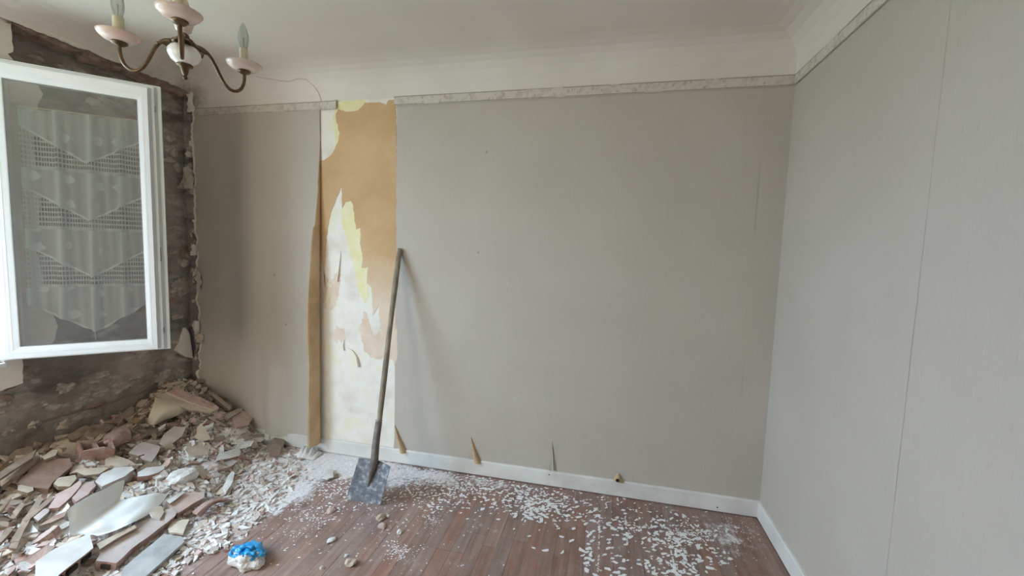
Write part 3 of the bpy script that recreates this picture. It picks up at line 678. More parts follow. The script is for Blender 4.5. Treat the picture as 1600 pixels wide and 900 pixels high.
def bulbmat():
    t = NT('clear_bulb_glass'); gl = t.n('BsdfGlossy'); gl.inputs['Roughness'].default_value = .03; tr = t.n('BsdfTransparent'); tr.inputs[0].default_value = (.86, .87, .86, 1)
    lw = t.n('LayerWeight'); lw.inputs[0].default_value = .35; df = t.n('BsdfDiffuse'); df.inputs[0].default_value = (.75, .76, .74, 1)
    m0 = t.n('MixShader'); m0.inputs[0].default_value = .22; t.l(tr.outputs[0], m0.inputs[1]); t.l(df.outputs[0], m0.inputs[2])
    m1 = t.n('MixShader'); t.l(t.math('MULTIPLY', lw.outputs['Fresnel'], .8), m1.inputs[0]); t.l(m0.outputs[0], m1.inputs[1]); t.l(gl.outputs[0], m1.inputs[2]); t.l(m1.outputs[0], t.o.inputs[0]); return t.m
M_BULB = bulbmat()
for k in range(3):
    a = math.radians(197.7+120*k); c_, s_ = math.cos(a), math.sin(a)
    b = MB(); b.tube([(r*c_, r*s_, z) for r, z in CT], [.0062]*len(CT), 12); arm = b.build('arm', M_BRASS, ch, True)
    b = MB()
    for q in range(7):      # twisted fluting where the arm leaves the hub
        b.tube([((.028+.007*q)*c_-.026*s_*w+(.006*w)*c_, (.030+.006*q)*s_+.026*c_*w+.006*w*s_, .004-.012*w*w-.0012*q) for w in (-1, -.5, 0, .5, 1)], .0050, 6)
    b.build('fluted_bracket', M_BRASS, arm, True)
    e = (.22*c_, .22*s_, 0)
    b = MB(); b.lathe([(.0065, -.026), (.016, -.022), (.024, -.016), (.024, -.012), (.014, -.011)], 20, c=e); b.build('drip_cap', M_BRASS, arm, True)
    b = MB(); b.lathe([(.012, -.012), (.030, -.010), (.046, -.004), (.058, .007), (.0635, .016), (.0615, .017), (.055, .010), (.042, .002), (.025, -.003), (.012, -.005)], 36, c=e); b.build('cup', M_ALAB, ch, True)
    b = MB(); b.lathe([(.0165, -.006), (.0165, .074), (.0155, .076), (.013, .076)], 20, c=e); b.build('candle_sleeve', M_SLEEVE, ch, True)
    b = MB(); b.lathe([(.0125, .074), (.0135, .082), (.0175, .098), (.0195, .116), (.0180, .136), (.0125, .158), (.006, .174), (.0005, .180)], 20, c=e); bu = b.build('bulb', M_BULB, ch, True)
    b = MB(); b.tube([(e[0], e[1], .078), (e[0], e[1], .105), (e[0]+.004, e[1], .118), (e[0]-.004, e[1], .122), (e[0], e[1], .112)], .0012, 5); b.build('filament', M_STEEL, bu)

# ------------------------------------------------------------------ shovel
sh = empty('shovel', (1.70, -.475, .0))
tag(sh, 'long wooden-handled flat shovel with dusty steel blade leaning against the bare wall', 'shovel')
T = Vector((1.678, -.014, 1.480)); Bm = Vector((1.736, -.475, .004)); ax = (T-Bm).normalized(); LL = (T-Bm).length
wx = Vector((1, .02, 0)); wx = (wx-ax*wx.dot(ax)).normalized(); nm = wx.cross(ax); nm = nm if nm.y < 0 else -nm
def sp(w_, s_, d_): return Bm + wx*w_ + ax*s_ + nm*d_ - Vector(sh.location)
BC = [Vector(q)-Vector(sh.location) for q in ((1.590, -.478, .003), (1.812, -.478, .003), (1.858, -.438, .225), (1.642, -.419, .235))]
BN = (BC[1]-BC[0]).cross(BC[3]-BC[0]).normalized(); BN = BN if BN.y < 0 else -BN
M_HANDLE = noisy('weathered_ash_handle', (124, 112, 96), (158, 146, 128), 6, .7, .25, 30, True, stretch=(6, 6, .8))
def bladem():
    t = NT('dusty_steel'); p = t.pos((1, 1, 1), True); c = t.ramp(t.noise(p, 30, 6, .7), [(.3, S((86, 90, 98))), (.52, S((128, 132, 140))), (.66, S((196, 198, 202)))])
    t.done(c, .5, .35, .4); t.bump(t.noise(p, 50, 5), .2, .002); return t.m
M_BLADE = bladem()
b = MB(); S0 = .30
b.tube([sp(.004*math.sin(s_*2.5), s_, .012*math.sin((s_-S0)/(LL-S0)*PI)) for s_ in np.linspace(S0+.10, LL, 30)], [.0165-.0012*math.cos(i*.4) for i in range(28)]+[.0165, .012], 14); b.build('handle', M_HANDLE, sh, True)
b = MB(); b.tube([BC[0].lerp(BC[1], .5).lerp(BC[3].lerp(BC[2], .5), q)+BN*d_ for q, d_ in ((.38, .001), (.55, .006), (.75, .013), (.95, .018), (1.06, .022))]+[sp(.004, .315, .014), sp(.001, .36, .008), sp(0, .45, .002)], [.003, .010, .016, .020, .022, .022, .0205, .0198], 14); b.build('socket', noisy('dull_grey_iron', (104, 98, 92), (136, 128, 118), 20, .6, .3, 60, True, metal=.3), sh, True)
b = MB(); b.tube([sp(0, s_, d_) for s_, d_ in ((.455, .003), (.462, .003))], .0208, 14); b.build('ferrule', M_STEEL, sh, True)
def blade(u, v):
    w_ = (u-.5)*2; uu = u
    if v < .12: uu = .5+(u-.5)*(1-.13*(1-math.sqrt(max(0, 1-((.12-v)/.12)**2))))
    p_ = (BC[0]*(1-uu)+BC[1]*uu)*(1-v)+(BC[3]*(1-uu)+BC[2]*uu)*v
    return p_ + BN*(.016*abs(w_)**2.2*(.3+.7*v)) + (BC[3]-BC[0])*(.05*(1-abs(w_)) if v > .93 else 0)
b = MB(); b.grid(24, 24, blade); o = b.build('blade', M_BLADE, sh, True, solid=.003)

# ------------------------------------------------------------------ rubble heap
def ptl(t, pts):
    return float(np.interp(t, [p[0] for p in pts], [p[1] for p in pts]))
HY_ = [(-2.6, .0), (-2.2, .10), (-1.7, .22), (-1.06, .255), (-.8, .258), (-.56, .262), (-.34, .33), (-.2, .40), (0, .37)]
WY_ = [(-2.4, .5), (-1.7, .85), (-1.2, .92), (-.7, .88), (-.35, .74), (0, .60)]
FY_ = [(-2.4, .7), (-1.4, 1.05), (-1.0, 1.22), (-.7, 1.24), (-.4, 1.12), (-.15, .98), (0, .75)]
def core(x, y):
    H = ptl(y, HY_); Wd = ptl(y, WY_); F = ptl(y, FY_); x = max(0, x)
    h = H*max(0, 1-(x/Wd)**1.25)
    return h + .022*max(0, 1-(x/F)**3)
def hm(x, y):
    h = core(x, y)
    if h <= .001: return -.004
    k = min(1, h/.08)
    return max(-.004, h + k*(.036*nz(x*6, y*6, 2) + .034*nz(x*15, y*15, 3)) + min(1, h/.02)*(.008*nz(x*38, y*38, 4)+.004*nz(x*90, y*90, 6)) - .006)
def hit(px, py, lift=0.0, f=core):
    d = ray(px, py); t = 1.2
    while t < 6:
        p = CAM_POS+d*t
        if p.z <= max(0, f(p.x, p.y))+lift or p.y > 0 or p.x < -.1: break
        t += .004
    return p
def nrm(x, y, e=.05):
    return Vector((core(x-e, y)-core(x+e, y), core(x, min(0, y-e))-core(x, y+e), 2*e)).normalized()
b = MB(); X0, X1, Y0, Y1 = -.13, 1.34, -2.5, -.002
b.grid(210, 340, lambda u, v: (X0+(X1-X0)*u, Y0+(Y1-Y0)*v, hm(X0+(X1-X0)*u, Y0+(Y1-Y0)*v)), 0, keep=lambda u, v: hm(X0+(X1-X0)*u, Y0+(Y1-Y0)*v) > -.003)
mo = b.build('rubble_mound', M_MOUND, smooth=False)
tag(mo, 'mound of crushed plaster and dust under the window', 'rubble', kind='stuff')

# named slabs: outline from the photo laid on a plane resting on the heap, with true thickness
def slab(name, label, cat, pts, lift, th, mats, mi=(0, 1, 1), rough=.004, step=.03, seed=1, planar=True, group=None, tilt=(0, 0), holes=None):
    P3 = []
    for q in pts: P3.append(hit(q[0], q[1], lift + (q[2] if len(q) > 2 else 0)))
    c = sum(P3, Vector())/len(P3)
    A = np.array([(p-c)[:] for p in P3]); n = Vector(np.linalg.svd(A)[2][2]); n = n if n.z > 0 else -n
    if n.z < .35: n = (n+Vector((0, 0, .5))).normalized()
    n = (n + Vector((tilt[0], tilt[1], 0))).normalized()
    Q = []
    for q in pts:
        d = ray(q[0], q[1]); Q.append(CAM_POS + d*((c-CAM_POS).dot(n)/d.dot(n)))
    # ragged 3-D outline in the plane
    ex = n.orthogonal().normalized(); ey = n.cross(ex)
    o2 = ragged([((p-c).dot(ex), (p-c).dot(ey)) for p in Q], step, rough, seed)
    if sum(o2[i][0]*o2[(i+1) % len(o2)][1]-o2[(i+1) % len(o2)][0]*o2[i][1] for i in range(len(o2))) < 0: o2.reverse()
    top = [ex*x+ey*y+n*(.25*rough*nz(x*40, y*40, seed)) for x, y in o2]
    base = c-n*th
    b = MB(); b.prism([p for p in top], [-n*(th*(1+.25*nz(p.x*30+seed, p.y*30, 1)))-(p-n*p.dot(n)).normalized()*(.1*th) for p in top], mi)
    o = b.build(name, mats, loc=c, fix=True); tag(o, label, cat, group)
    o['_n'] = 0; del o['_n']
    return o, c, n, Q
def dark_hole(o, c, n, A, B, th, w_, h_, k):                         # dark blocks painting the shade of open cells in a tile side
    side = (B-A); s_ = side.normalized(); outw = s_.cross(n); outw = outw if outw.dot((A+B)/2-c) > 0 else -outw
    for i in range(k):
        p = A+side*((i+.5)/k) - n*(th*.5); q = MB()
        e = s_*(w_/2); f_ = n*(h_/2); pts = [p-e-f_, p+e-f_, p+e+f_, p-e+f_]
        q.prism([x+outw*.003-c for x in pts], -outw*.02); q.build('cell_shade', M_DARK, o, fix=True)
R_ = 'rubble'
# at the top, by the corner
slab('clay_lath', 'long reddish clay strip lying across the top of the heap in the corner', R_, [(262, 612, .06), (275, 606, .07), (330, 628, .05), (342, 636, .04), (336, 641, .03), (300, 629, .05)], .10, .03, [M_CLAY, M_CREAM], seed=2)
slab('plaster_strip', 'cream plaster strip sloping down right from the top of the heap', R_, [(240, 614, .05), (275, 620, .06), (305, 632, .05), (338, 640, .03), (330, 645, .02), (295, 640, .04), (244, 619, .05)], .09, .012, [M_CREAM, M_BEIGE], seed=4)
slab('wood_lath', 'pale splintered strip against the wall at the right of the heap top', R_, [(330, 617, .03), (338, 616, .03), (362, 636, .02), (358, 641, .02)], .04, .015, [M_CREAM, M_BEIGE], seed=5)
# bent cream sheet hanging from the top
def sheetpx(name, label, cat, rows, lifts, mats, th=.0025, nu=18, nv=18, wav=.0):
    L = []
    for row, lf in zip(rows, lifts): L.append([hit(x, y, l) for (x, y), l in zip(row, lf)])
    nr, nc = len(L), len(L[0])
    def cr(a, t):
        n = len(a); i = min(n-2, int(t*(n-1))); s_ = t*(n-1)-i
        p0, p1, p2, p3 = a[max(0, i-1)], a[i], a[i+1], a[min(n-1, i+2)]
        return .5*((2*p1)+(p2-p0)*s_+(2*p0-5*p1+4*p2-p3)*s_*s_+(3*p1-3*p2+p3-p0)*s_**3)
    c = sum((p for r in L for p in r), Vector())/(nr*nc)
    b = MB(); b.grid(nu, nv, lambda u, v: cr([cr(r, u) for r in L], v)-c+Vector((0, 0, wav*nz(u*4, v*4, 2))))
    o = b.build(name, mats, loc=c, smooth=True, solid=th); tag(o, label, cat); return o
sheetpx('bent_sheet', 'cream vinyl sheet folded and drooping from the top of the heap', 'sheet',
        [[(243, 617), (262, 622), (285, 628), (300, 634)], [(240, 632), (258, 632), (278, 636), (292, 640)], [(233, 650), (248, 650), (262, 648), (274, 650)], [(231, 660), (238, 664), (246, 662), (254, 658)]],
        [[.13, .12, .11, .10], [.14, .15, .13, .09], [.10, .12, .10, .06], [.04, .06, .05, .02]], [M_SHEETC, M_SHEETC], .004)
slab('brick_piece', 'ridged pinkish brick half leaning against the grey wall', 'brick', [(360, 650), (378, 641), (392, 645), (396, 652), (388, 664), (370, 668), (365, 660)], .055, .055, [M_PINK, M_CLAY], seed=7, rough=.003)
o_, c_, n_, Q_ = slab('plaster_slab', 'cream plaster bar on top of the ridged brick half', R_, [(352, 648), (372, 638), (380, 638), (376, 643), (356, 655)], .075, .02, [M_CREAM, M_BEIGE], seed=8)
slab('plaster_shard', 'upright cream plaster shard with pointed top below the corner', R_, [(308, 668, .05), (314, 662, .06), (322, 672, .045), (330, 686, .02), (318, 689, .01), (305, 685, .02)], .035, .014, [M_CREAM, M_BEIGE], seed=9, tilt=(.5, -.5))
slab('plaster_slab', 'lilac grey plaster slab tilted below the drooping cream sheet', R_, [(272, 666, .03), (290, 668, .02), (284, 682), (260, 699), (248, 694), (256, 678, .02)], .045, .03, [M_LILAC, M_BEIGE], seed=10)
slab('plaster_slab', 'dusty lilac square slab with a notch in the middle of the heap', R_, [(222, 690, .02), (250, 697), (248, 705), (237, 722), (222, 718), (226, 709), (216, 712), (201, 708), (208, 700)], .05, .03, [M_LILAC, M_BEIGE], seed=11, rough=.003)
slab('plaster_slab', 'rounded beige slab right of the lilac slabs', R_, [(292, 693), (300, 690), (325, 691), (330, 697), (324, 710), (295, 711), (290, 703)], .04, .025, [M_CREAM, M_WHITEP], seed=12)
# hollow clay block
def hollow_block(label, pts, lift, depth, cells, mt, seed):
    """outline of the open top (px), walls standing down by depth; open cells in the top"""
    P3 = [hit(x, y, lift) for x, y in pts]; c = sum(P3, Vector())/4
    ex = ((P3[1]-P3[0])+(P3[2]-P3[3]))*.25; ey = ((P3[3]-P3[0])+(P3[2]-P3[1]))*.25; n = ex.cross(ey).normalized(); n = n if n.z > 0 else -n
    root = empty('hollow_clay_block', c-n*depth); tag(root, label, 'brick'); off = n*depth
    wt = .012; lx, ly = ex.length, ey.length; ux, uy = ex.normalized(), ey.normalized()
    def bar(x0, x1, y0, y1, z0, z1, name, ch=.3):
        q = MB(); vs = []
        for zz in (z1, z0):
            for x, y in ((x0, y0), (x1, y0), (x1, y1), (x0, y1)):
                vs.append(off+ux*x+uy*y+n*(zz + (ch*depth*nz(x*25+seed, y*25, 3) if zz == z1 else 0)))
        q.prism(vs[:4], [vs[i+4]-vs[i] for i in range(4)]); q.build(name, mt, root, fix=True)
    for s_ in (-1, 1):
        for k in range(3): bar(-lx+2*lx*k/3, -lx+2*lx*(k+1)/3, s_*ly-wt/2, s_*ly+wt/2, -depth, 0, 'side_wall')
    for k in range(cells+1):
        x = -lx+2*lx*k/cells; bar(x-wt/2, x+wt/2, -ly, ly, -depth, -.003 if 0 < k < cells else 0, 'web')
    bar(-lx, lx, -ly, ly, -depth, -depth+.01, 'bottom_wall', 0)
    return root
hollow_block('broken hollow clay block with open cells on the left of the heap', [(128, 704), (180, 699), (168, 687), (124, 690)], .105, .115, 2, M_CLAY, 3)
sheetpx('curved_clay_tile', 'curved orange clay tile fragment behind the hollow block', 'tile',
        [[(160, 684), (172, 676), (186, 668), (196, 666)], [(163, 692), (176, 686), (190, 678), (202, 674)], [(166, 699), (180, 697), (194, 692), (204, 688)]],
        [[.07, .08, .08, .07], [.09, .11, .11, .09], [.04, .05, .05, .04]], [M_CLAY, M_CLAY], .012, wav=.006)
slab('brick_piece', 'large dark brown clay slab near the left edge of the heap', 'brick', [(62, 718, .02), (108, 716, .02), (112, 728, .01), (84, 752), (76, 764), (54, 762), (26, 755), (44, 738, .01)], .06, .03, [M_CLAYD, M_CLAYD], seed=14, rough=.004)
slab('plaster_slab', 'long grey beige slab slanting along the dark wall at the left edge', R_, [(58, 706, .03), (62, 712, .03), (32, 738, .02), (2, 760), (0, 752), (28, 730, .03)], .065, .02, [M_CREAM, M_BEIGE], seed=15)
slab('plaster_slab', 'brownish strip behind the long grey slab at the left edge', R_, [(57, 702, .04), (52, 714, .04), (0, 748, .03), (-6, 742, .03), (30, 716, .04)], .085, .012, [M_BEIGE, M_CLAYD], seed=16)
slab('plaster_slab', 'tapering cream slab above the dark brown clay slab', R_, [(64, 714, .02), (82, 702, .03), (92, 703, .03), (86, 712, .02), (70, 718, .02)], .075, .016, [M_CREAM, M_BEIGE], seed=17)
slab('plaster_slab', 'greenish grey slab lying against the dark wall above the hollow block', R_, [(104, 680), (134, 664), (142, 668), (136, 678), (112, 688)], .04, .02, [M_BEIGE, M_BEIGE], seed=18)
slab('plaster_slab', 'beige slab against the dark wall left of the curved tile', R_, [(142, 664), (170, 662), (176, 665), (158, 676), (146, 684), (134, 682)], .045, .02, [M_BEIGE, M_CREAM], seed=19)
slab('plaster_shard', 'split cream plaster flake right of the dark brown slab', R_, [(108, 740), (116, 728), (128, 726), (136, 732), (160, 730), (170, 731), (156, 740), (132, 743), (120, 738)], .05, .010, [M_CREAM, M_BEIGE], seed=20)
slab('plaster_slab', 'mottled pinkish cream slab between hollow block and white sheet', R_, [(165, 718), (178, 710), (200, 718), (212, 726), (202, 731), (180, 732), (164, 728)], .045, .025, [M_CREAM, M_LILAC], seed=21)
slab('plaster_slab', 'bright white plaster slab right behind the curled white sheet', R_, [(148, 752), (160, 740), (180, 731), (206, 729), (210, 733), (196, 744), (178, 752), (160, 760)], .06, .022, [M_WHITEP, M_LILAC], seed=22, rough=.007)
slab('plaster_slab', 'long white plaster bar with red clay underside right of the white slab', R_, [(214, 738), (228, 731), (252, 728), (258, 732), (248, 738), (232, 743), (216, 745)], .055, .03, [M_WHITEP, M_CLAY], seed=23, rough=.006)
slab('clay_fragment', 'pink clay wedge left of the curled white sheet', 'tile', [(112, 778), (130, 758), (146, 752), (150, 758), (138, 772), (118, 784)], .06, .03, [M_PINK, M_CLAY], seed=24)
slab('clay_fragment', 'pink and cream clay tile strip beside the dark brown slab', 'tile', [(76, 794), (88, 772), (112, 760), (126, 750), (128, 756), (112, 776), (92, 793)], .055, .03, [M_PINK, M_CLAY], seed=25)
slab('plaster_shard', 'small square beige plaster piece below the dark brown slab', R_, [(28, 758), (50, 755), (52, 766), (44, 770), (28, 766)], .06, .015, [M_CREAM, M_BEIGE], seed=26)
slab('plaster_shard', 'cream block with broken edge right of the small square piece', R_, [(90, 746), (118, 742), (120, 748), (110, 760), (92, 760), (84, 756)], .06, .02, [M_CREAM, M_BEIGE], seed=27)
for i, (pts, lb) in enumerate([([(14, 848), (36, 812), (62, 775), (68, 779), (46, 812), (30, 845)], 'longest dark beige lath slanting at the left of the heap'),
                               ([(34, 812), (58, 792), (80, 775), (84, 779), (66, 795), (40, 816)], 'short beige lath right of the longest lath'),
                               ([(52, 808), (68, 795), (78, 794), (76, 800), (60, 814)], 'stubby lilac lath end left of the white sheet'),
                               ([(0, 836), (16, 822), (20, 828), (4, 846), (-4, 848)], 'cream lath at the left picture edge beside the longest lath'),
                               ([(60, 822), (84, 806), (104, 798), (100, 806), (80, 816)], 'brown clay sliver under the curled white sheet'),
                               ([(14, 856), (20, 838), (32, 842), (28, 856)], 'upright cream plaster wedge below the laths'),
                               ([(20, 800), (34, 784), (38, 790), (24, 808)], 'narrow cream chip between the laths at the left')]):
    slab(['wood_lath', 'wood_lath', 'wood_lath', 'wood_lath', 'clay_fragment', 'plaster_shard', 'plaster_shard'][i], lb, ['lath', 'lath', 'lath', 'lath', 'tile', R_, R_][i], pts, .05, .018, [M_BEIGE, M_BEIGE] if i not in (2, 4) else [M_LILAC if i == 2 else M_CLAY, M_BEIGE], seed=30+i)
# big pieces at the front
b0 = slab('clay_tile', 'pinkish hollow clay tile lying flat between white tile and grey slate', 'tile', [(160, 858), (174, 842), (205, 822), (236, 808), (262, 799), (275, 800), (272, 808), (240, 832), (205, 858), (182, 880), (150, 876)], .05, .05, [M_LILAC, M_CLAY], seed=40, rough=.003)
o_, c_, n_, Q_ = b0; dark_hole(o_, c_, n_, Q_[9], Q_[10], .05, .035, .022, 1); 
b1 = slab('clay_tile', 'hollow clay tile with smooth white plaster face at the bottom left', 'tile', [(55, 878), (84, 858), (140, 833), (146, 856), (118, 878), (92, 898), (80, 912), (55, 915)], .085, .05, [M_WHITEP, M_CLAY], seed=41, rough=.002)
o_, c_, n_, Q_ = b1; dark_hole(o_, c_, n_, Q_[3], Q_[6], .05, .04, .026, 3)
slab('slate_tile', 'long grey slate tile at the bottom edge beside the heap', 'tile', [(192, 888), (215, 868), (252, 838), (256, 834), (284, 838), (288, 846), (262, 870), (226, 902), (210, 912), (186, 912)], .03, .014, [M_SLATE, M_SLATE], seed=42, rough=.0015)
slab('plaster_shard', 'flat cream white plaster shard above the grey slate tile', R_, [(262, 826), (268, 814), (296, 811), (290, 822), (286, 834), (264, 831)], .03, .010, [M_CREAM, M_CREAM], seed=43)
slab('clay_fragment', 'rounded end block of clay between white sheet and broken pink brick', 'tile', [(256, 806), (258, 796), (268, 794), (276, 800), (274, 806), (258, 818)], .055, .035, [M_LILAC, M_BEIGE], seed=44)
slab('plaster_shard', 'pale yellow plaster corner at the lower right of the white sheet', R_, [(232, 800), (240, 792), (252, 790), (256, 800), (250, 810), (238, 808)], .065, .012, [M_CREAM, M_WHITEP], seed=45)
slab('clay_fragment', 'cream and orange clay chip peeking out under the white sheet', 'tile', [(150, 850), (170, 840), (210, 820), (214, 824), (180, 842), (156, 858)], .07, .012, [M_CREAM, M_CLAY], seed=46)
slab('brick_piece', 'broken pink brick with split edges in front of the white sheet', 'brick', [(264, 786), (276, 775), (304, 768), (320, 770), (318, 777), (300, 788), (278, 802), (266, 796)], .05, .04, [M_PINK, M_CLAY], seed=47, rough=.006)
slab('plaster_shard', 'thin cream strip lying on the broken pink brick', R_, [(260, 782), (284, 768), (290, 769), (266, 787)], .065, .008, [M_WHITEP, M_BEIGE], seed=48)
slab('brick_piece', 'red and white layered brick piece right of the beige slab', 'brick', [(336, 722), (342, 708), (374, 700), (376, 706), (374, 712), (340, 720)], .05, .035, [M_WHITEP, M_CLAY], seed=49, rough=.004)
slab('brick_piece', 'smaller red and white brick piece below the layered one', 'brick', [(338, 730), (342, 724), (364, 718), (372, 720), (362, 728), (344, 734)], .035, .03, [M_WHITEP, M_CLAY], seed=50, rough=.004)
slab('plaster_slab', 'white elongated plaster piece standing out right of the heap centre', R_, [(348, 762), (356, 744), (362, 736), (366, 738), (364, 752), (354, 768)], .03, .02, [M_WHITEP, M_WHITEP], seed=51)
slab('plaster_shard', 'twin white plaster chips in front of the ridged brick half', R_, [(360, 672), (372, 668), (376, 672), (388, 663), (386, 674), (374, 680), (362, 678)], .04, .014, [M_WHITEP, M_CREAM], seed=52)
slab('plaster_slab', 'lilac bar below the twin white chips', R_, [(352, 684), (372, 678), (392, 677), (394, 684), (376, 690), (360, 690)], .03, .02, [M_LILAC, M_BEIGE], seed=53)
# twisted pink paper strip
sheetpx('paper_strip', 'curled pink paper strip trailing out of the heap towards the bare floor', 'paper',
        [[(300, 800), (322, 784), (345, 778), (368, 782)], [(306, 804), (328, 786), (350, 781), (362, 783)], [(314, 808), (334, 788), (352, 785), (358, 785)]],
        [[.02, .05, .03, .01], [.05, .07, .045, .012], [.02, .03, .02, .008]], [M_PINK, M_CLAY], .002)
# the big white sheet with an upstanding curl on its left
sheetpx('wallpaper_sheet', 'large crumpled white wallpaper sheet with curled left side on the heap', 'paper',
        [[(104, 796), (130, 780), (165, 762), (195, 750)], [(108, 815), (134, 800), (164, 785), (192, 768)], [(110, 836), (150, 812), (160, 800), (190, 780)], [(124, 835), (160, 822), (190, 800), (220, 775)], [(140, 836), (180, 825), (215, 800), (246, 770)], [(152, 838), (192, 824), (240, 798), (262, 772)]],
        [[.15, .15, .13, .09], [.11, .11, .10, .075], [.075, .075, .075, .07], [.072, .078, .078, .075], [.07, .075, .075, .06], [.075, .08, .06, .04]], [M_SHEET, M_SHEET], .0015, 34, 40, .010)
# lumps
def lump(name, label, cat, p, r, sq, mt, seed, amp=.35, sub=3, group=None):
    bm = bmesh.new(); bmesh.ops.create_icosphere(bm, subdivisions=sub, radius=1)
    for v in bm.verts:
        q = v.co.copy(); k = 1+amp*noise.noise(q*1.3+Vector((seed, 0, 0)))+amp*.5*noise.noise(q*3.1+Vector((0, seed, 0)))
        v.co = Vector((q.x*r*k*sq[0], q.y*r*k*sq[1], max(-.55, q.z)*r*k*sq[2]))
    me = bpy.data.meshes.new(name); bm.to_mesh(me); bm.free(); me.materials.append(mt)
    o = bpy.data.objects.new(name, me); COL.objects.link(o); zmin = min(v.co.z for v in me.vertices); o.location = (p.x, p.y, p.z-zmin-.001)
    o.rotation_euler = (0, 0, seed); tag(o, label, cat, group); return o
lump('plaster_lump', 'bright white plaster lump right of the large white sheet', R_, hit(284, 752), .062, (1, 1.2, .7), M_WHITEP, 3.1)
lump('plaster_lump', 'white plaster lump at the back wall end of the heap', R_, hit(420, 690), .05, (1.1, 1, .8), M_WHITEP, 4.2)
lump('plaster_lump', 'grey white plaster lump below the layered brick', R_, hit(330, 735), .05, (1.2, 1, .6), M_LILAC, 6.4)
slab('brick_piece', 'layered beige brick chunk near the baseboard at the right foot of the heap', 'brick', [(416, 694), (428, 684), (440, 682), (445, 690), (438, 704), (420, 708)], .045, .05, [M_BEIGE, M_CLAY], seed=60, rough=.008)
# crumpled white rag of plaster near the baseboard
c = on(480, 712, 2, .0); b = MB()
b.grid(22, 14, lambda u, v: (c.x-.075+.16*u, c.y-.05+.11*v, .004+.07*math.sin(PI*u)**.7*math.sin(PI*v)**.6*(.75+.35*math.sin(u*26+v*3))))
o = b.build('crumpled_paper', [M_WHITEP, M_WHITEP], smooth=True, solid=.002); tag(o, 'ridged crumpled white plaster scrap on the floor by the baseboard', 'rubble')
# loose stones on the floor
for i, (px, py, r, mt, lb) in enumerate([(595, 808, .022, M_CREAM, 'cream pebble-like plaster stone in front of the shovel blade'), (597, 820, .024, M_PINK, 'reddish brick chip just below the cream stone by the shovel'), (547, 878, .024, M_CREAM, 'pale stone with a long shadow near the bottom middle'),
        (518, 842, .020, M_WHITEP, 'flat white chip on the brown boards left of the pale stone'), (624, 830, .014, M_WHITEP, 'small white chip right of the reddish brick chip'), (503, 887, .010, M_CREAM, 'tiny cream crumb left of the pale stone'),
        (383, 889, .015, M_CREAM, 'small cream pebble in front of the blue bag'), (517, 795, .024, M_PINK, 'pinkish flat chip behind the white chip on the boards'), (606, 806, .010, M_WHITEP, 'tiny white crumb touching the cream stone'), (541, 868, .008, M_WHITEP, 'tiny white crumb behind the pale stone')]):
    p = on(px, py+r*150, 2, 0); lump('plaster_stone', lb, 'stone', p, r, (1.2, .9, .7 if i not in (1, 3, 7) else .4), mt, i+1.3, .45, 2)
slab('plaster_shard', 'curved white shard standing on the dusty floor left of the shovel', R_, [(503, 746), (512, 733), (520, 732), (521, 745), (512, 748)], .02, .008, [M_WHITEP, M_WHITEP], seed=70)
lump('plaster_lump', 'small grey crumb beside the curved white shard', R_, on(524, 746, 2, 0), .018, (1, 1, .9), M_BEIGE, 8.8, .4, 2)

# blue bag with a plaster lump
p = on(378, 886, 2, 0); bag = empty('blue_bag', p); tag(bag, 'bright blue plastic bag scrap tied round a white plaster lump on the boards', 'bag')
def lumpmesh(r, sq, seed, amp, sub=4):
    bm = bmesh.new(); bmesh.ops.create_icosphere(bm, subdivisions=sub, radius=1)
    for v in bm.verts:
        q = v.co.copy(); k = 1+amp*noise.noise(q*1.6+Vector((seed, 0, 0)))+amp*.6*abs(noise.noise(q*4.1+Vector((0, seed, 0))))
        v.co = Vector((q.x*r*k*sq[0], q.y*r*k*sq[1], max(q.z, -.42)*r*k*sq[2]))
    return bm
bm = lumpmesh(.068, (1.2, .85, .66), 2.2, .34); zmin = min(v.co.z for v in bm.verts)
me = bpy.data.meshes.new('plaster_lump'); bm.to_mesh(me); bm.free(); me.materials.append(noisy('bagged_plaster', (200, 190, 180), (232, 228, 222), 22, .85, .7, 50, True, dist=.01))
o = bpy.data.objects.new('plaster_lump', me); COL.objects.link(o); o.parent = bag; o.location = (0, .03, -zmin-.002); LZ = -zmin
M_BLUE = noisy('blue_plastic', (20, 132, 200), (70, 182, 236), 14, .3, .3, 40, True, spec=.5)
bm = lumpmesh(.068, (1.2, .85, .66), 2.2, .34)
kill = [f for f in bm.faces if (lambda c: c.z + .55*c.y < .022 + .012*noise.noise(c*38))(f.calc_center_median())]
bmesh.ops.delete(bm, geom=kill, context='FACES')
for v in bm.verts:
    q = v.co.copy(); k = abs(noise.noise(q*34))+.6*abs(noise.noise(q*70)); v.co = q*1.03 + q.normalized()*(.034*(1-2.2*k)*.6)
me = bpy.data.meshes.new('blue_wrap'); bm.to_mesh(me); bm.free(); me.materials.append(M_BLUE)
for p_ in me.polygons: p_.use_smooth = True
o = bpy.data.objects.new('blue_wrap', me); COL.objects.link(o); o.parent = bag; o.location = (0, .03, LZ-.002)
for k, (ox, oy, oz, rx, rz) in enumerate([(-.042, -.022, .034, .026, .013), (.034, -.024, .030, .022, .015), (.0, .0, .048, .030, .010)]):
    b = MB(); b.tube([(ox+rx*math.cos(t), oy+.03+.010*math.sin(t+k), LZ+oz+rz*math.sin(t)) for t in np.linspace(.2, 2*PI+.1, 20)], [.0075+.003*math.sin(i*1.3) for i in range(20)], 7); b.build('blue_fold', M_BLUE, bag, True)

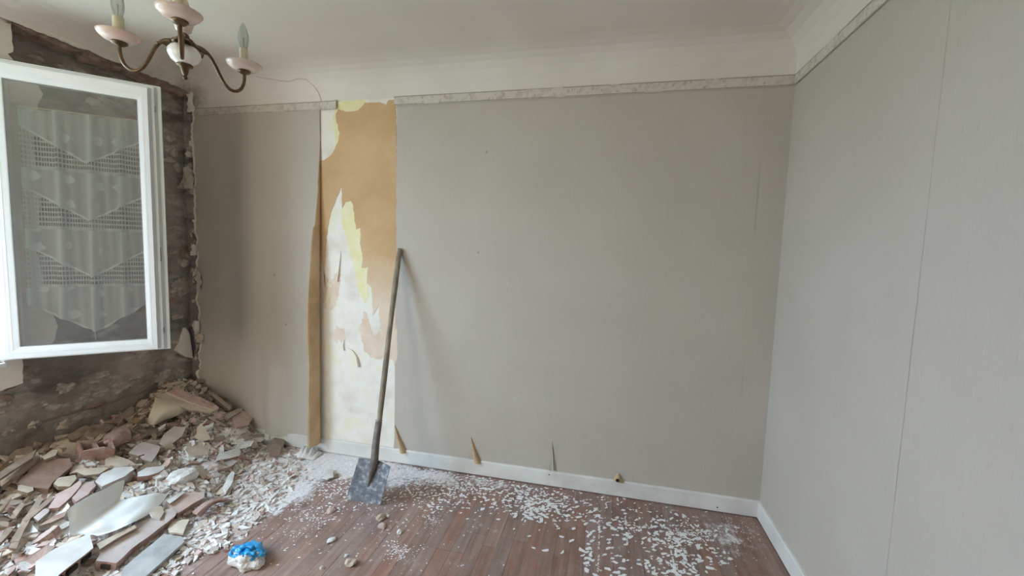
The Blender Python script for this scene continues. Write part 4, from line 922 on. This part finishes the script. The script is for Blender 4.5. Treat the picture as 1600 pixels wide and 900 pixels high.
# ------------------------------------------------------------------ medium pieces, one object each
def shard_mesh(name, n, lx, ly, th, mats, seed, sub=0):
    r = random.Random(seed); q = MB(); pts = []
    for k in range(n):
        t = 2*PI*(k+r.uniform(-.3, .3))/n; e = r.uniform(.72, 1.1)
        pts.append(Vector((lx/2*math.cos(t)*e, ly/2*math.sin(t)*e, r.uniform(-.1, .1)*th)))
    q.prism(pts, [Vector((-p.x*.08, -p.y*.08, -th*r.uniform(.8, 1.2))) for p in pts], (0, 1, 1))
    me = bpy.data.meshes.new(name); me.from_pydata(q.v, [], q.f)
    for mt in mats: me.materials.append(mt)
    for p_, k in zip(me.polygons, q.mi): p_.material_index = k
    me.update(); return me
rr = random.Random(21)
KINDS = [('plaster_shard', R_, (M_CREAM, M_BEIGE), .8), ('plaster_shard', R_, (M_WHITEP, M_LILAC), .8), ('clay_fragment', 'tile', (M_PINK, M_CLAY), .5), ('clay_fragment', 'tile', (M_CLAY, M_CLAYD), .45), ('plaster_shard', R_, (M_BEIGE, M_BEIGE), .7), ('wood_lath', 'lath', (M_BEIGE, M_CREAM), .16)]
NOUN = ['cream plaster shard', 'white plaster shard', 'pink clay fragment', 'brown clay fragment', 'dusty beige plaster shard', 'thin beige splinter']
GRP = ['cream plaster shards on the heap', 'white plaster shards on the heap', 'pink clay fragments on the heap', 'brown clay fragments on the heap', 'dusty beige shards on the heap', 'beige splinters on the heap']
protos = [[shard_mesh(k[0], rr.randint(4, 7), 1, k[3]*rr.uniform(.7, 1.2), rr.uniform(.14, .34), k[2], 100*i+j) for j in range(7)] for i, k in enumerate(KINDS)]
def proj(P):
    d = P-CAM_POS; z = d.dot(_fw); return 800+FPX*d.dot(CR)/z, 450-FPX*d.dot(CU)/z
cnt = 0; tries = 0
made_ = []
while cnt < 430 and tries < 30000:
    tries += 1
    x = rr.uniform(-.07, 1.15); y = rr.uniform(-1.45, -.03); h = core(x, y)
    if h < .012: continue
    if h < .035 and rr.random() < .6: continue
    px, py = proj(Vector((x, y, h)))
    if not (-20 < px < 480 and py < 915): continue
    if 100 < px < 280 and 745 < py < 860: 
        if rr.random() < .85: continue
    if 50 < px < 300 and py > 830: 
        if rr.random() < .8: continue
    front = sm((x-.15)/.5)
    wts = [2.6-.6*front, .3+5*front, .8+1.6*front, 1.6-1.0*front, 4.2-3.4*front, 3.6-2.6*front]
    k = rr.choices(range(6), wts)[0]
    s_ = rr.choice([.045, .055, .065, .08, .10, .13]) * (1.5 if k == 5 else 1) * (.65 if h < .05 else 1)
    o = bpy.data.objects.new(KINDS[k][0], rr.choice(protos[k])); COL.objects.link(o)
    n = nrm(x, y); n = (n+Vector((rr.uniform(-.7, .7), rr.uniform(-.7, .7), 0))*(.25+.75*min(1, h/.12))).normalized()
    yaw = rr.gauss(PI/2-.15, .6) if rr.random() < .75 else rr.uniform(0, 6.28)
    q = Vector((0, 0, 1)).rotation_difference(n).to_matrix().to_4x4() @ Matrix.Rotation(yaw, 4, 'Z')
    o.matrix_world = Matrix.Translation((x, min(y, -.03), h+s_*.12+.012*min(1, h/.05))) @ q @ Matrix.Diagonal((s_, s_*rr.uniform(.8, 1.1), s_*rr.uniform(.7, 1.3), 1))
    tag(o, None, KINDS[k][1], GRP[k]); made_.append((o, k, px, py, s_)); cnt += 1

# labels for the loose pieces: kind, then which one, counted outwards from a landmark in the heap
MARKS = [('the hollow clay block', 150, 705), ('the curved clay tile', 185, 680), ('the dark brown clay slab', 70, 738), ('the large white sheet', 190, 790), ('the white-faced clay tile', 105, 868), ('the pink flat clay tile', 215, 840),
         ('the grey slate tile', 240, 870), ('the ridged brick half', 380, 655), ('the drooping cream sheet', 262, 640), ('the notched lilac slab', 226, 706), ('the layered brick piece', 356, 712), ('the broken pink brick', 292, 785), ('the rounded beige slab', 310, 700), ('the longest lath', 40, 812), ('the curled pink strip', 335, 788), ('the brick chunk by the baseboard', 430, 695)]
ORD = ['nearest', 'second nearest', 'third nearest', 'fourth nearest', 'fifth nearest', 'sixth nearest', 'seventh nearest', 'eighth nearest', 'ninth nearest', 'tenth nearest', 'eleventh nearest', 'twelfth nearest']
bins = {}
for o, k, px, py, s_ in made_:
    nm_, mx_, my_ = min(MARKS, key=lambda q: (q[1]-px)**2+(q[2]-py)**2); dx, dy = px-mx_, py-my_
    side = ('right of' if dx > 0 else 'left of') if abs(dx) > abs(dy) else ('in front of' if dy > 0 else 'behind')
    bins.setdefault((k, nm_, side), []).append((dx*dx+dy*dy, o))
for (k, nm_, side), L_ in bins.items():
    L_.sort(key=lambda q: q[0])
    for i, (d_, o) in enumerate(L_):
        o['label'] = NOUN[k]+' '+side+' '+nm_ if len(L_) == 1 else NOUN[k]+' '+side+' '+nm_+', '+ORD[min(i, 11)]+' to it'
# fine rubble: thousands of crumbs and slivers, one object
b = MB(); rr = random.Random(5); made = 0
def crumb(b, p, s_, n, mi, flat, long_):
    q = Vector((0, 0, 1)).rotation_difference(n).to_matrix() @ Matrix.Rotation(rr.uniform(0, 6.28), 3, 'Z')
    k = rr.choice((3, 4, 4, 5)); top = []
    for i in range(k):
        t = 2*PI*(i+rr.uniform(-.3, .3))/k; top.append(Vector((math.cos(t)*long_*rr.uniform(.7, 1.2), math.sin(t)*rr.uniform(.7, 1.2), flat*rr.uniform(.7, 1.2))))
    bot = [Vector((v.x*.9, v.y*.9, -flat*.5)) for v in top]
    vs = [p+q@(v*s_) for v in top+bot]
    b.add(vs, [tuple(range(k))]+[(i, i+k, (i+1) % k+k, (i+1) % k) for i in range(k)], mi)
while made < 11000:
    x = rr.uniform(-.1, 1.3); y = rr.uniform(-1.55, -.02); F = ptl(y, FY_)
    h = max(0, hm(x, y))
    if x > F+abs(rr.gauss(0, .05)): continue
    fr_ = sm((x-.15)/.5); s_ = rr.choice((.004, .005, .007, .009, .012, .017, .022)) * (.75 if h < .03 else 1)
    mi = rr.choices(range(7), [2, .6+11*fr_, 4-3.8*fr_, .6+4.5*fr_, .8-.2*fr_, 1.4-1.2*fr_, .6+1.4*fr_])[0]
    tl_ = .9-.5*fr_; n = (nrm(x, y)+Vector((rr.uniform(-tl_, tl_), rr.uniform(-tl_, tl_), 0))).normalized()
    crumb(b, Vector((x, y, h+s_*.25)), s_, n, mi, rr.uniform(.3, .6), rr.uniform(1, 2.4)); made += 1
o = b.build('fine_rubble', M_RUB); tag(o, 'fine plaster and clay crumbs strewn over the heap and its foot', 'rubble', kind='stuff')

# ------------------------------------------------------------------ white paint flakes on the boards
rr = random.Random(9); FL = []
def poly_in(px, py, poly):
    c = False; j = len(poly)-1
    for i in range(len(poly)):
        if (poly[i][1] > py) != (poly[j][1] > py) and px < (poly[j][0]-poly[i][0])*(py-poly[i][1])/(poly[j][1]-poly[i][1])+poly[i][0]: c = not c
        j = i
    return c
# zones on the floor: (centre px, spread px along x / y, count, size)
ZONES = [(690, 752, 45, 12, 420, .010), (650, 742, 30, 8, 320, .007), (770, 766, 50, 11, 260, .011), (835, 784, 38, 12, 260, .013), (838, 800, 18, 8, 60, .015), (900, 805, 40, 22, 90, .014), (1005, 818, 40, 10, 130, .012), (1080, 838, 28, 9, 230, .009),
         (1030, 862, 26, 24, 90, .015), (1068, 874, 14, 22, 90, .015), (922, 862, 5, 18, 26, .017), (965, 872, 16, 24, 36, .014), (1118, 876, 16, 12, 26, .015), (700, 790, 60, 14, 70, .010), (620, 800, 40, 25, 60, .006), (560, 840, 70, 40, 60, .005), (700, 850, 60, 30, 40, .005),
         (668, 780, 30, 10, 90, .009), (1140, 850, 20, 22, 40, .006), (950, 785, 60, 8, 90, .008), (480, 800, 30, 25, 160, .006), (540, 775, 40, 16, 160, .008), (430, 830, 40, 30, 90, .005), (560, 725, 60, 9, 420, .008), (510, 750, 50, 16, 420, .008), (600, 750, 10, 8, 20, .008), (622, 862, 12, 7, 160, .005), (672, 812, 8, 8, 120, .004), (1150, 830, 22, 20, 160, .004), (490, 815, 12, 10, 90, .004)]
for (cx, cy, sx_, sy_, n, s_) in ZONES:
    for _ in range(n):
        px = rr.gauss(cx, sx_); py = rr.gauss(cy, sy_)
        p = on(px, py, 2, 0)
        if p.y > -.022 or p.x > XR-.03 or p.x < .9 or p.y < -1.7: continue
        FL.append((s_*rr.choice((.45, .6, .8, 1, 1.25)), p))
# flakes caught in the board joints
for px, py0, py1 in ((947, 800, 905), (1042, 850, 905), (968, 800, 850)):
    p0 = on(px, py0, 2, 0); p1 = on(px, py1, 2, 0); xj = round((p0.x+.10)/BW)*BW-.10
    for _ in range(46): FL.append((.006, Vector((xj+rr.gauss(0, .0012), rr.uniform(p1.y, p0.y), 0))))
FL.sort(key=lambda t: -t[0])
def flake_mesh(seed):
    r = random.Random(seed); q = MB(); k = r.randint(5, 7); L = r.uniform(.75, 1.25); w_ = r.uniform(.36, .68); bend = r.uniform(-.3, .3)
    top = []
    for i in range(k):
        t = 2*PI*(i+r.uniform(-.25, .25))/k; x = math.cos(t)*L*r.uniform(.85, 1.1); top.append(Vector((x, math.sin(t)*w_*r.uniform(.7, 1.2)+bend*x*x, .10+.12*x*x*r.random())))
    q.prism(top, Vector((0, 0, -.09))); return q
fmesh = []
for i in range(10):
    q = flake_mesh(i); me = bpy.data.meshes.new('paint_flake'); me.from_pydata(q.v, [], q.f); me.materials.append(M_FLAKE); me.update(); fmesh.append(me)
fq = [flake_mesh(50+i) for i in range(12)]
b = MB()
for i, (s_, p) in enumerate(FL):
    yaw = rr.gauss(.5, .55) if rr.random() < .6 else rr.uniform(0, 6.28)
    if i < 290 and s_ > .008:
        o = bpy.data.objects.new('paint_flake', rr.choice(fmesh)); COL.objects.link(o); o.location = (p.x, p.y, .0006); o.rotation_euler = (0, 0, yaw); o.scale = (s_, s_, s_*.8)
        tag(o, 'white paint flake scattered on the brown boards', 'paint flake', 'larger white paint flakes on the boards')
    else:
        q = rr.choice(fq); c_, sn = math.cos(yaw)*s_, math.sin(yaw)*s_
        b.add([(p.x+v[0]*c_-v[1]*sn, p.y+v[0]*sn+v[1]*c_, .0006+v[2]*s_*.8) for v in q.v], q.f)
o = b.build('paint_crumbs', M_FLAKE); tag(o, 'tiny white paint crumbs sprinkled over the boards', 'paint crumbs', kind='stuff')
